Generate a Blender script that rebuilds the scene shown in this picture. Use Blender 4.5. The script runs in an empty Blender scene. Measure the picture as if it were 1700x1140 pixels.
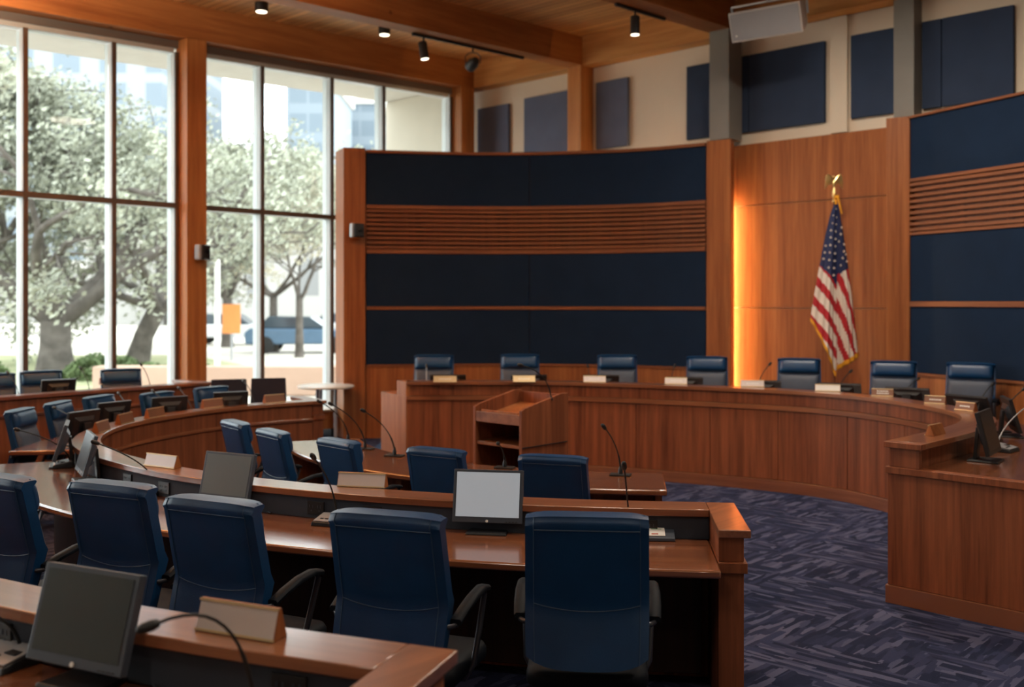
import bpy, bmesh, math, random
from mathutils import Vector, Matrix
random.seed(7)
scene = bpy.context.scene
COL = scene.collection
PI = math.pi
# ---------------------------------------------------------------- camera
F = 1650.0            # focal length in pixels of the 1700 px wide frame
cd = bpy.data.cameras.new('camera'); cam = bpy.data.objects.new('camera', cd); COL.objects.link(cam)
cd.sensor_width = 36.0; cd.lens = 36.0*F/1700.0; cd.shift_y = -70.0/1700.0
cam.location = (0, 0, 2.0); cam.rotation_euler = (PI/2, 0, 0)
cd.clip_start = .05; cd.clip_end = 900
cd.dof.use_dof = True; cd.dof.focus_distance = 4.9; cd.dof.aperture_fstop = 1.8
scene.camera = cam
scene.view_settings.view_transform = 'Standard'; scene.view_settings.look = 'None'
scene.view_settings.gamma = 1; scene.view_settings.use_curve_mapping = False
scene.view_settings.exposure = 0.62
scene.cycles.use_denoising = True
scene.cycles.max_bounces = 8; scene.cycles.diffuse_bounces = 4; scene.cycles.transparent_max_bounces = 16
scene.cycles.sample_clamp_indirect = 6.0
# ---------------------------------------------------------------- overcast sky
w = bpy.data.worlds.new('overcast_sky'); scene.world = w; w.use_nodes = True
bg = w.node_tree.nodes['Background']; bg.inputs[0].default_value = (.93, .97, 1.0, 1); bg.inputs[1].default_value = 3.55
# ---------------------------------------------------------------- room frame: a runs along the back wall, b along the window wall
KX, KY = -.69, 17.7
AX, AY = .7275, -.686
BX, BY = -.686, -.7275
def R(a, b, z=0.0): return Vector((KX+a*AX+b*BX, KY+a*AY+b*BY, z))
ROTA = math.atan2(AY, AX)
def roof(b): return 6.17-.03*b
def gp(px, py, z):            # the point of the level z that the photograph shows at (px, py)
    d = (2.0-z)*F/(py-500.0)
    return Vector(((px-850.0)/F*d, d, z))
def dp(px, py, d): return Vector(((px-850.0)/F*d, d, 2.0-(py-500.0)*d/F))
# large area lights: portals in the window openings guide the sky light in
def portal(b0, b1, z0, z1):
    ld = bpy.data.lights.new('window_daylight', 'AREA'); ld.shape = 'RECTANGLE'; ld.size = b1-b0; ld.size_y = z1-z0
    ld.cycles.is_portal = True
    o = bpy.data.objects.new('window_daylight', ld); COL.objects.link(o)
    o.location = R(-.2, (b0+b1)/2, (z0+z1)/2)
    o.rotation_euler = Vector((AX, AY, 0)).to_track_quat('-Z', 'Z').to_euler()
portal(.6, 5.4, .1, 5.5); portal(5.7, 10.7, .1, 5.4); portal(11, 16, .1, 5.3); portal(16.2, 20.6, .1, 5.2)
def added_ceiling_lamp(a, b, power, size=.9):
    ld = bpy.data.lights.new('added_lamp_light', 'AREA'); ld.shape = 'DISK'; ld.size = size; ld.energy = power; ld.color = (1.0, .86, .70)
    o = bpy.data.objects.new('added_lamp_light', ld); COL.objects.link(o); o.location = R(a, b, roof(b)-.30)
ADDED_LAMPS = [(8.2, 3.6), (5.0, 8.0), (9.0, 8.0), (13.0, 7.0), (6.5, 12.5), (10.5, 12.8), (14.5, 12.0), (12.0, 17.0), (7.5, 17.0)]  # unseen lamps, added to raise the light inside the chamber
POWER = [115, 14, 55, 60, 14, 22, 22, 16, 10]
for (a_, b_), p_ in zip(ADDED_LAMPS, POWER): added_ceiling_lamp(a_, b_, p_)
ADDED_UPLIGHTS = [(3.9, 7.9), (1.35, 9.3), (1.4, 13.5), (3.9, 12.0)]      # unseen bowls, added to brighten the planked ceiling
for a_, b_ in ADDED_UPLIGHTS:
    ld = bpy.data.lights.new('uplight', 'AREA'); ld.shape = 'DISK'; ld.size = .6; ld.energy = 170; ld.color = (1.0, .80, .58)
    o = bpy.data.objects.new('uplight', ld); COL.objects.link(o); o.location = R(a_, b_, 5.1); o.rotation_euler = (PI, 0, 0)

# ================================================================ materials
def nt(name):
    m = bpy.data.materials.new(name); m.use_nodes = True
    return m, m.node_tree.nodes, m.node_tree.links, m.node_tree.nodes['Principled BSDF']
def sp(b, k, v):
    if k in b.inputs: b.inputs[k].default_value = v
def plain(name, col, rough=.5, metal=0.0, spec=.5, bump=0, bscale=200, coat=0, var=.0, vscale=4):
    m, n, l, b = nt(name)
    sp(b, 'Base Color', (*col, 1)); sp(b, 'Roughness', rough); sp(b, 'Metallic', metal); sp(b, 'Specular IOR Level', spec); sp(b, 'Coat Weight', coat)
    tc = n.new('ShaderNodeTexCoord')
    no = n.new('ShaderNodeTexNoise'); no.inputs['Scale'].default_value = vscale; no.inputs['Detail'].default_value = 4
    l.new(tc.outputs['Object'], no.inputs['Vector'])
    r = n.new('ShaderNodeValToRGB'); v = max(var, .04)
    r.color_ramp.elements[0].position = .3; r.color_ramp.elements[1].position = .7
    r.color_ramp.elements[0].color = (*[c*(1-v) for c in col], 1); r.color_ramp.elements[1].color = (*[min(1, c*(1+v)) for c in col], 1)
    l.new(no.outputs['Fac'], r.inputs['Fac']); l.new(r.outputs['Color'], b.inputs['Base Color'])
    if bump:
        n2 = n.new('ShaderNodeTexNoise'); n2.inputs['Scale'].default_value = bscale; n2.inputs['Detail'].default_value = 3
        l.new(tc.outputs['Object'], n2.inputs['Vector'])
        bp = n.new('ShaderNodeBump'); bp.inputs['Strength'].default_value = bump; bp.inputs['Distance'].default_value = .003
        l.new(n2.outputs['Fac'], bp.inputs['Height']); l.new(bp.outputs['Normal'], b.inputs['Normal'])
    return m
def wood(name, c0, c1, mode='z', rough=.35, spec=.5, coat=0.0, freq=28, plank=0, knots=False):
    """grain along z, along uv.x, along room a or b"""
    m, n, l, b = nt(name)
    tc = n.new('ShaderNodeTexCoord'); mp = n.new('ShaderNodeMapping')
    src = tc.outputs['Object']
    if mode == 'uv': src = tc.outputs['UV']
    if mode in 'ab':
        rot = n.new('ShaderNodeMapping'); rot.inputs['Rotation'].default_value = (0, 0, -ROTA); l.new(src, rot.inputs['Vector']); src = rot.outputs[0]
    l.new(src, mp.inputs['Vector'])
    s = {'z': (freq, freq, 1.1), 'uv': (1.1, freq, freq), 'a': (1.1, freq, freq), 'b': (freq, 1.1, freq)}[mode]
    mp.inputs['Scale'].default_value = s
    no = n.new('ShaderNodeTexNoise'); no.inputs['Scale'].default_value = 1.0; no.inputs['Detail'].default_value = 5; no.inputs['Roughness'].default_value = .62
    no.inputs['Distortion'].default_value = .35
    l.new(mp.outputs[0], no.inputs['Vector'])
    mp2 = n.new('ShaderNodeMapping'); l.new(src, mp2.inputs['Vector']); mp2.inputs['Scale'].default_value = tuple(x*.22 for x in s)
    n2 = n.new('ShaderNodeTexNoise'); n2.inputs['Scale'].default_value = 1.0; n2.inputs['Detail'].default_value = 2; l.new(mp2.outputs[0], n2.inputs['Vector'])
    mx = n.new('ShaderNodeMath'); mx.operation = 'MULTIPLY_ADD'; mx.inputs[1].default_value = .55
    l.new(no.outputs['Fac'], mx.inputs[0])
    m2 = n.new('ShaderNodeMath'); m2.operation = 'MULTIPLY'; m2.inputs[1].default_value = .45; l.new(n2.outputs['Fac'], m2.inputs[0]); l.new(m2.outputs[0], mx.inputs[2])
    r = n.new('ShaderNodeValToRGB'); e = r.color_ramp.elements
    e[0].position = .34; e[1].position = .66; e[0].color = (*c0, 1); e[1].color = (*c1, 1)
    l.new(mx.outputs[0], r.inputs['Fac'])
    out = r.outputs['Color']
    if plank:
        sx = n.new('ShaderNodeSeparateXYZ'); l.new(src, sx.inputs[0])
        ax = 'Y' if mode == 'a' else 'X'
        pm = n.new('ShaderNodeMath'); pm.operation = 'MULTIPLY'; pm.inputs[1].default_value = 1/plank; l.new(sx.outputs[ax], pm.inputs[0])
        fr = n.new('ShaderNodeMath'); fr.operation = 'FRACT'; l.new(pm.outputs[0], fr.inputs[0])
        gt = n.new('ShaderNodeMath'); gt.operation = 'LESS_THAN'; gt.inputs[1].default_value = .09; l.new(fr.outputs[0], gt.inputs[0])
        fl = n.new('ShaderNodeMath'); fl.operation = 'FLOOR'; l.new(pm.outputs[0], fl.inputs[0])
        wn = n.new('ShaderNodeTexWhiteNoise'); wn.noise_dimensions = '1D'; l.new(fl.outputs[0], wn.inputs['W'])
        hv = n.new('ShaderNodeHueSaturation'); l.new(out, hv.inputs['Color'])
        vv = n.new('ShaderNodeMath'); vv.operation = 'MULTIPLY_ADD'; vv.inputs[1].default_value = .35; vv.inputs[2].default_value = .82
        l.new(wn.outputs[0], vv.inputs[0]); l.new(vv.outputs[0], hv.inputs['Value'])
        mixc = n.new('ShaderNodeMixRGB'); mixc.inputs['Color2'].default_value = (c0[0]*.3, c0[1]*.3, c0[2]*.3, 1)
        l.new(gt.outputs[0], mixc.inputs['Fac']); l.new(hv.outputs[0], mixc.inputs['Color1']); out = mixc.outputs[0]
    if knots:
        vo = n.new('ShaderNodeTexVoronoi'); vo.inputs['Scale'].default_value = 1.6; l.new(src, vo.inputs['Vector'])
        ls = n.new('ShaderNodeValToRGB'); ls.color_ramp.elements[0].position = .03; ls.color_ramp.elements[1].position = .07
        ls.color_ramp.elements[0].color = (.25, .2, .15, 1); ls.color_ramp.elements[1].color = (1, 1, 1, 1)
        l.new(vo.outputs['Distance'], ls.inputs['Fac'])
        mm = n.new('ShaderNodeMixRGB'); mm.blend_type = 'MULTIPLY'; mm.inputs['Fac'].default_value = 1
        l.new(out, mm.inputs['Color1']); l.new(ls.outputs[0], mm.inputs['Color2']); out = mm.outputs[0]
    l.new(out, b.inputs['Base Color'])
    sp(b, 'Roughness', rough); sp(b, 'Specular IOR Level', spec); sp(b, 'Coat Weight', coat); sp(b, 'Coat Roughness', .12); sp(b, 'Coat IOR', 1.75)
    bp = n.new('ShaderNodeBump'); bp.inputs['Strength'].default_value = .08; bp.inputs['Distance'].default_value = .002
    l.new(no.outputs['Fac'], bp.inputs['Height']); l.new(bp.outputs['Normal'], b.inputs['Normal'])
    return m
W0, W1 = (.115, .033, .015), (.31, .100, .043)
M = {}
M['walnut'] = wood('walnut_veneer', W0, W1, 'z', .45, .22)
M['cherry'] = wood('cherry_veneer', (.21, .062, .020), (.42, .15, .050), 'z', .45, .22)
M['walnut_h'] = wood('walnut_edge', (.16, .05, .022), (.33, .125, .055), 'uv', .28, .5, .6)
M['walnut_m'] = wood('walnut_slat', (.16, .05, .022), (.33, .125, .055), 'uv', .55, .2)
M['worktop'] = wood('worktop_veneer', (.15, .044, .018), (.30, .105, .042), 'uv', .22, .5, .9, 34)
M['ceiling'] = wood('ceiling_planks', (.48, .215, .072), (.74, .40, .155), 'a', .5, .3, 0, 22, plank=.13)
M['beam_b'] = wood('glulam_beam_lengthwise_shaded', (.25, .082, .024), (.42, .165, .052), 'b', .55, .2, 0, 16, knots=True)  # darker copy of the glulam: unlit beam faces put into the colour
M['beam_a'] = wood('glulam_beam_crosswise_lit', (.42, .18, .055), (.64, .32, .11), 'a', .55, .2, 0, 16, knots=True)  # lighter copy of the glulam: light on these beams put into the colour
M['post'] = wood('glulam_post', (.32, .115, .035), (.52, .22, .07), 'z', .5, .2, 0, 20)
M['navy'] = plain('navy_acoustic_fabric', (.012, .025, .054), .95, 0, .1, .5, 900, 0, .08, 3)
M['slate'] = plain('slate_blue_fabric', (.12, .14, .21), .95, 0, .1, .4, 900, 0, .06, 3)
M['under_desk_shade'] = wood('shaded_panel_wood', (.012, .006, .004), (.035, .014, .009), 'z', .5, .2)  # near-black wood: shade under the worktops put into the colour
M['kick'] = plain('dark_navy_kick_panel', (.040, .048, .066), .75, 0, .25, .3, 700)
M['leather'] = plain('blue_leather', (.003, .042, .125), .34, 0, .55, .25, 260, 0, .12, 6)
M['leather_front'] = plain('grey_blue_leather', (.045, .060, .095), .48, 0, .45, .25, 260, 0, .12, 6)  # paler, greyer blue for the lower front cushion
M['piping'] = plain('highlit_blue_piping', (.03, .07, .14), .4)  # lighter than the leather: highlights along the seams put into the colour
M['dark_leather'] = plain('dark_leather_seat', (.004, .006, .010), .6, 0, .12, .2, 260)
M['mesh_fabric'] = plain('plum_navy_mesh', (.022, .024, .042), .8, 0, .2, .5, 900)
M['chair_metal'] = plain('dark_chair_metal', (.05, .052, .065), .35, .6)
M['black'] = plain('black_plastic', (.010, .010, .012), .42)
M['matte_black'] = plain('matte_black_metal', (.006, .006, .007), .55)
M['bezel'] = plain('grey_monitor_bezel', (.05, .062, .085), .42)
M['silver'] = plain('brushed_silver', (.62, .56, .55), .36, .25)
M['wood_face'] = plain('brown_plate', (.20, .085, .045), .45)
M['silver2'] = plain('silver_plastic', (.38, .38, .40), .35, .3)
M['white'] = plain('white_card', (.80, .78, .74), .6)
M['pink_label'] = plain('red_print', (.5, .1, .07), .6)
M['green_label'] = plain('green_print', (.15, .3, .15), .6)
M['brass'] = plain('pale_brass', (.62, .47, .27), .35, .5)
M['gold'] = plain('polished_gold', (.80, .58, .25), .28, .9)
M['beige'] = plain('beige_painted_wall', (.74, .64, .51), .85, 0, .2, 0, 1, 0, .03, 1)
M['grey_steel'] = plain('grey_painted_steel', (.21, .20, .18), .55, 0, .4)
M['alu'] = plain('aluminium_lit_pale', (.52, .55, .55), .5, .1)  # paler than the caps: daylight on the frame sides put into the colour
M['bronze'] = plain('bronze_mullion_cap', (.10, .065, .045), .5)
M['headframe'] = plain('grey_brown_frame', (.16, .13, .11), .5)
M['off_white'] = plain('off_white_enclosure', (.50, .45, .42), .6)
M['grille'] = plain('grey_speaker_grille', (.30, .29, .30), .7, 0, .3, .5, 900)
M['stone'] = plain('pale_limestone', (.50, .45, .37), .9, 0, .2, .2, 40, 0, .08, .8)
M['soffit'] = plain('pale_soffit', (.60, .57, .52), .9)
M['bark'] = plain('live_oak_bark', (.12, .105, .093), .95, 0, .1, .8, 12, 0, .35, 3)
M['leaf'] = plain('glare_washed_oak_leaves', (.32, .33, .26), .8, 0, .2, 0, 1, 0, .45, .5)  # low saturation: outdoor glare haze washed into the leaf colour
M['leaf2'] = plain('autumn_leaves', (.42, .39, .30), .8, 0, .2, 0, 1, 0, .4, .5)
M['hedge'] = plain('hedge_leaves', (.14, .19, .085), .8, 0, .2, 0, 1, 0, .4, 2)
M['rose_stone'] = plain('rose_sandstone', (.48, .33, .25), .9, 0, .2, .2, 30, 0, .1, 1)
M['white_table'] = plain('pale_laminate', (.72, .68, .60), .35)
M['tyre'] = plain('tyre_rubber', (.02, .02, .02), .8)
M['car_white'] = plain('white_car_paint', (.75, .76, .78), .3)
M['car_blue'] = plain('blue_car_paint', (.10, .17, .26), .3)
M['car_glass'] = plain('dark_car_glass', (.05, .07, .09), .15)
M['orange_sign'] = plain('orange_sign_face', (.95, .33, .10), .6)
M['red'] = plain('flag_red', (.42, .012, .02), .75)
M['flag_white'] = plain('flag_white', (.72, .62, .54), .75)
M['flag_blue'] = plain('flag_blue', (.012, .022, .085), .75)
M['fringe'] = plain('gold_fringe', (.75, .33, .02), .7, 0, .3, .6, 300)
def lamp_mat(name, col, st):
    m, n, l, b = nt(name); sp(b, 'Base Color', (*col, 1)); sp(b, 'Emission Color', (*col, 1)); sp(b, 'Emission Strength', st); return m
M['lens'] = lamp_mat('lamp_lens', (1, .86, .62), 3.0)
M['strip'] = lamp_mat('warm_light_strip', (1, .62, .24), 95.0)
M['screen_reflect_glow'] = lamp_mat('pale_reflection_display', (.36, .41, .46), .30)  # faint glow stands in for the window reflection on this display
M['screen_reflect_grey'] = plain('grey_reflection_display', (.035, .045, .047), .3, 0, .4)  # dark grey stands in for the reflection on the foreground display
M['screen_dark'] = plain('dark_display', (.006, .008, .010), .3, 0, .3)
M['screen_reflect_mid'] = plain('mid_grey_reflection_display', (.12, .14, .15), .3, 0, .4)  # mid grey base colour stands in for a reflection as well
# clear glazing: lets daylight straight through and keeps a faint reflection
def glass_mat():
    m = bpy.data.materials.new('window_glass'); m.use_nodes = True; n = m.node_tree.nodes; l = m.node_tree.links; n.clear()
    o = n.new('ShaderNodeOutputMaterial'); t = n.new('ShaderNodeBsdfTransparent'); t.inputs[0].default_value = (.94, .97, .96, 1)
    g = n.new('ShaderNodeBsdfGlossy'); g.inputs['Roughness'].default_value = .02
    x = n.new('ShaderNodeMixShader'); fr = n.new('ShaderNodeFresnel'); fr.inputs[0].default_value = 1.12
    l.new(fr.outputs[0], x.inputs[0]); l.new(t.outputs[0], x.inputs[1]); l.new(g.outputs[0], x.inputs[2]); l.new(x.outputs[0], o.inputs[0])
    return m
M['glass'] = glass_mat()
def carpet_mat():
    m, n, l, b = nt('navy_pattern_carpet')
    tc = n.new('ShaderNodeTexCoord')
    def streak(rot, sc, seed):
        m0 = n.new('ShaderNodeMapping'); m0.inputs['Rotation'].default_value = (0, 0, -rot); l.new(tc.outputs['Object'], m0.inputs['Vector'])
        mp = n.new('ShaderNodeMapping'); mp.inputs['Location'].default_value = (seed, seed*2, 0)
        mp.inputs['Scale'].default_value = sc; l.new(m0.outputs[0], mp.inputs['Vector'])
        no = n.new('ShaderNodeTexVoronoi'); no.distance = 'CHEBYCHEV'; no.inputs['Scale'].default_value = 1; l.new(mp.outputs[0], no.inputs['Vector'])
        sx = n.new('ShaderNodeSeparateColor'); l.new(no.outputs['Color'], sx.inputs[0])
        return sx.outputs[0]
    s1 = streak(ROTA, (5, 30, 1), 3.1); s2 = streak(ROTA+PI/2, (5, 28, 1), 7.7); s3 = streak(ROTA, (2.6, 2.6, 1), 1.3)
    a = n.new('ShaderNodeMath'); a.operation = 'GREATER_THAN'; a.inputs[1].default_value = .5; l.new(s3, a.inputs[0])
    mx = n.new('ShaderNodeMixRGB'); l.new(a.outputs[0], mx.inputs[0]); l.new(s1, mx.inputs[1]); l.new(s2, mx.inputs[2])
    r = n.new('ShaderNodeValToRGB'); e = r.color_ramp.elements
    e[0].position = .15; e[0].color = (.012, .017, .044, 1); e[1].position = .93; e[1].color = (.082, .088, .155, 1)
    x = e.new(.6); x.color = (.029, .036, .084, 1)
    l.new(mx.outputs[0], r.inputs['Fac']); l.new(r.outputs[0], b.inputs['Base Color'])
    sp(b, 'Roughness', .95); sp(b, 'Specular IOR Level', .15)
    n2 = n.new('ShaderNodeTexNoise'); n2.inputs['Scale'].default_value = 260; l.new(tc.outputs['Object'], n2.inputs['Vector'])
    bp = n.new('ShaderNodeBump'); bp.inputs['Strength'].default_value = .5; bp.inputs['Distance'].default_value = .004
    l.new(n2.outputs['Fac'], bp.inputs['Height']); l.new(bp.outputs['Normal'], b.inputs['Normal'])
    return m
M['carpet'] = carpet_mat()
M['carpet_blue'] = plain('plain_blue_carpet', (.035, .075, .16), .95, 0, .1, .5, 300, 0, .15, 5)
def facade_mat(name, wall, glass, sx, sz, mw=.25, mh=.25):
    m, n, l, b = nt(name); tc = n.new('ShaderNodeTexCoord'); sep = n.new('ShaderNodeSeparateXYZ'); l.new(tc.outputs['Object'], sep.inputs[0])
    def band(ax, period, frac):
        a = n.new('ShaderNodeMath'); a.operation = 'MULTIPLY'; a.inputs[1].default_value = 1/period; l.new(sep.outputs[ax], a.inputs[0])
        f = n.new('ShaderNodeMath'); f.operation = 'FRACT'; l.new(a.outputs[0], f.inputs[0])
        g = n.new('ShaderNodeMath'); g.operation = 'GREATER_THAN'; g.inputs[1].default_value = frac; l.new(f.outputs[0], g.inputs[0]); return g.outputs[0]
    mu = n.new('ShaderNodeMath'); mu.operation = 'MULTIPLY'; l.new(band('X', sx, mw), mu.inputs[0]); l.new(band('Z', sz, mh), mu.inputs[1])
    mx = n.new('ShaderNodeMixRGB'); mx.inputs[1].default_value = (*wall, 1); mx.inputs[2].default_value = (*glass, 1); l.new(mu.outputs[0], mx.inputs[0])
    l.new(mx.outputs[0], b.inputs['Base Color']); sp(b, 'Roughness', .6); return m
M['tower1'] = facade_mat('pale_striped_facade', (.25, .27, .29), (.15, .185, .22), 5.5, 4.0, .42, .28)
M['tower2'] = facade_mat('blue_glass_facade', (.19, .225, .26), (.14, .175, .21), 2.6, 3.8, .12, .35)
M['civic'] = facade_mat('white_civic_facade', (.30, .29, .275), (.17, .17, .17), 4.2, 5.5, .62, .45)
def ground_mat(name, c0, c1, sc):
    m, n, l, b = nt(name); tc = n.new('ShaderNodeTexCoord'); no = n.new('ShaderNodeTexNoise'); no.inputs['Scale'].default_value = sc; no.inputs['Detail'].default_value = 6
    l.new(tc.outputs['Object'], no.inputs['Vector']); r = n.new('ShaderNodeValToRGB'); r.color_ramp.elements[0].color = (*c0, 1); r.color_ramp.elements[1].color = (*c1, 1)
    r.color_ramp.elements[0].position = .35; r.color_ramp.elements[1].position = .65
    l.new(no.outputs['Fac'], r.inputs['Fac']); l.new(r.outputs[0], b.inputs['Base Color']); sp(b, 'Roughness', .95); sp(b, 'Specular IOR Level', .1); return m
M['paving'] = ground_mat('pale_paving', (.50, .46, .40), (.66, .61, .54), 1.2)
M['lawn'] = ground_mat('pale_lawn', (.30, .33, .18), (.44, .42, .27), .8)

# ================================================================ geometry helpers
class G:
    def __init__(s): s.v = []; s.f = []; s.uv = []; s.mi = []
    def add(s, vs, fs, uvs=None, mi=0):
        k = len(s.v); s.v += [tuple(p) for p in vs]
        for i, f in enumerate(fs):
            s.f.append([k+j for j in f]); s.uv.append(uvs[i] if uvs else None); s.mi.append(mi)
        return s
    def box(s, c, d, rz=0.0, rot=None, mi=0):
        x, y, z = d[0]/2, d[1]/2, d[2]/2
        m = rot if rot is not None else Matrix.Rotation(rz, 3, 'Z')
        vs = [m @ Vector(p) + Vector(c) for p in ((-x,-y,-z),(x,-y,-z),(x,y,-z),(-x,y,-z),(-x,-y,z),(x,-y,z),(x,y,z),(-x,y,z))]
        return s.add(vs, [(3,2,1,0),(4,5,6,7),(0,1,5,4),(1,2,6,5),(2,3,7,6),(3,0,4,7)], mi=mi)
    def hexa(s, bot, top, mi=0):
        n = len(bot); vs = list(bot)+list(top)
        return s.add(vs, [tuple(range(n-1, -1, -1)), tuple(range(n, 2*n))]+[(i, (i+1) % n, n+(i+1) % n, n+i) for i in range(n)], mi=mi)
    def prism(s, poly, z0, z1, mi=0):
        a = sum(poly[i][0]*poly[(i+1) % len(poly)][1]-poly[(i+1) % len(poly)][0]*poly[i][1] for i in range(len(poly)))
        if a < 0: poly = poly[::-1]
        return s.hexa([(p[0], p[1], z0) for p in poly], [(p[0], p[1], z1) for p in poly], mi)
    def ab(s, a0, a1, b0, b1, z0, z1, tilt=False):
        cs = [(a0, b0), (a0, b1), (a1, b1), (a1, b0)]
        t = (lambda b: -.03*b) if tilt else (lambda b: 0)
        return s.hexa([R(a, b, z0+t(b)) for a, b in cs], [R(a, b, z1+t(b)) for a, b in cs])
    def tube(s, pts, r, n=8, caps=True):
        pts = [Vector(p) for p in pts]; rs = r if isinstance(r, (list, tuple)) else [r]*len(pts)
        k = len(s.v); up = None; vs = []
        for i, p in enumerate(pts):
            t = (pts[min(i+1, len(pts)-1)]-pts[max(i-1, 0)]).normalized()
            if up is None: up = t.orthogonal().normalized()
            up = (up - t*up.dot(t)); up = up.normalized() if up.length > 1e-6 else t.orthogonal().normalized()
            q = t.cross(up)
            vs += [p+(up*math.cos(2*PI*j/n)+q*math.sin(2*PI*j/n))*rs[i] for j in range(n)]
        fs = [(i*n+j, i*n+(j+1) % n, (i+1)*n+(j+1) % n, (i+1)*n+j) for i in range(len(pts)-1) for j in range(n)]
        if caps: fs += [tuple(range(n-1, -1, -1)), tuple((len(pts)-1)*n+j for j in range(n))]
        return s.add(vs, fs)
    def lathe(s, prof, c=(0,0,0), n=16, rot=None):
        c = Vector(c); m = rot if rot is not None else Matrix.Identity(3)
        vs = [c+m @ Vector((r*math.cos(2*PI*j/n), r*math.sin(2*PI*j/n), z)) for r, z in prof for j in range(n)]
        fs = [(i*n+j, i*n+(j+1) % n, (i+1)*n+(j+1) % n, (i+1)*n+j) for i in range(len(prof)-1) for j in range(n)]
        fs += [tuple(range(n-1, -1, -1)), tuple((len(prof)-1)*n+j for j in range(n))]
        return s.add(vs, fs)
    def ball(s, c, r, n=10, sc=(1,1,1), rot=None):
        m = rot if rot is not None else Matrix.Identity(3)
        vs = []; c = Vector(c)
        for i in range(1, n):
            th = PI*i/n
            for j in range(n): vs.append(c+m @ Vector((r*sc[0]*math.sin(th)*math.cos(2*PI*j/n), r*sc[1]*math.sin(th)*math.sin(2*PI*j/n), r*sc[2]*math.cos(th))))
        fs = [(i*n+(j+1) % n, i*n+j, (i+1)*n+j, (i+1)*n+(j+1) % n) for i in range(n-2) for j in range(n)]
        vs += [c+m @ Vector((0,0,r*sc[2])), c-m @ Vector((0,0,r*sc[2]))]; a = len(vs)-2
        fs += [(a, j, (j+1) % n) for j in range(n)]+[(a+1, (n-2)*n+(j+1) % n, (n-2)*n+j) for j in range(n)]
        return s.add(vs, fs)
    def sweep(s, P, o0, o1, z0, z1, s0=None, s1=None, uvo=0.0):
        pts = P.cut(s0, s1); vs = []
        for (x, y), (nx, ny), ss in pts:
            vs += [(x+nx*o0, y+ny*o0, z0), (x+nx*o1, y+ny*o1, z0), (x+nx*o1, y+ny*o1, z1), (x+nx*o0, y+ny*o0, z1)]
        cc = [o0, o1, o1+(z1-z0), o1+(z1-z0)+(o1-o0), 2*(o1-o0+z1-z0)+o0]
        fs = []; uv = []
        for i in range(len(pts)-1):
            for j in range(4):
                a, b = i*4+j, i*4+(j+1) % 4
                fs.append((a, a+4, b+4, b)); u0, u1 = pts[i][2]+uvo, pts[i+1][2]+uvo
                uv.append([(u0, cc[j]), (u1, cc[j]), (u1, cc[j+1]), (u0, cc[j+1])])
        e = (len(pts)-1)*4
        fs += [(0, 1, 2, 3), (e+3, e+2, e+1, e)]; uv += [[(o0, z0), (o1, z0), (o1, z1), (o0, z1)], [(o0, z1), (o1, z1), (o1, z0), (o0, z0)]]
        return s.add(vs, fs, uv)
    def build(s, name, mat, parent=None, world=False, smooth=0, bevel=0, solid=0, mats=None, recalc=True):
        me = bpy.data.meshes.new(name)
        off = Vector(parent.location) if (parent is not None and world) else Vector((0,0,0))
        if parent is not None and world and parent.parent is not None: off += Vector(parent.parent.location)
        me.from_pydata([tuple(Vector(p)-off) for p in s.v], [], s.f)
        if any(u for u in s.uv):
            ul = me.uv_layers.new(name='UVMap'); i = 0
            for k, f in enumerate(s.f):
                for j in range(len(f)):
                    ul.data[i].uv = s.uv[k][j] if s.uv[k] else (0, 0); i += 1
        if recalc:
            bm = bmesh.new(); bm.from_mesh(me); bmesh.ops.recalc_face_normals(bm, faces=bm.faces); bm.to_mesh(me); bm.free()
        for m_ in (mats or [mat]): me.materials.append(M[m_] if isinstance(m_, str) else m_)
        if mats:
            for k, p in enumerate(me.polygons): p.material_index = s.mi[k]
        if smooth:
            for p in me.polygons: p.use_smooth = True
            me.set_sharp_from_angle(angle=math.radians(smooth))
        o = bpy.data.objects.new(name, me); COL.objects.link(o)
        if parent is not None: o.parent = parent
        if solid:
            md = o.modifiers.new('thickness', 'SOLIDIFY'); md.thickness = solid; md.offset = 0
        if bevel:
            md = o.modifiers.new('edge', 'BEVEL'); md.width = bevel; md.segments = 2; md.limit_method = 'ANGLE'; md.angle_limit = math.radians(50)
        return o
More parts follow.
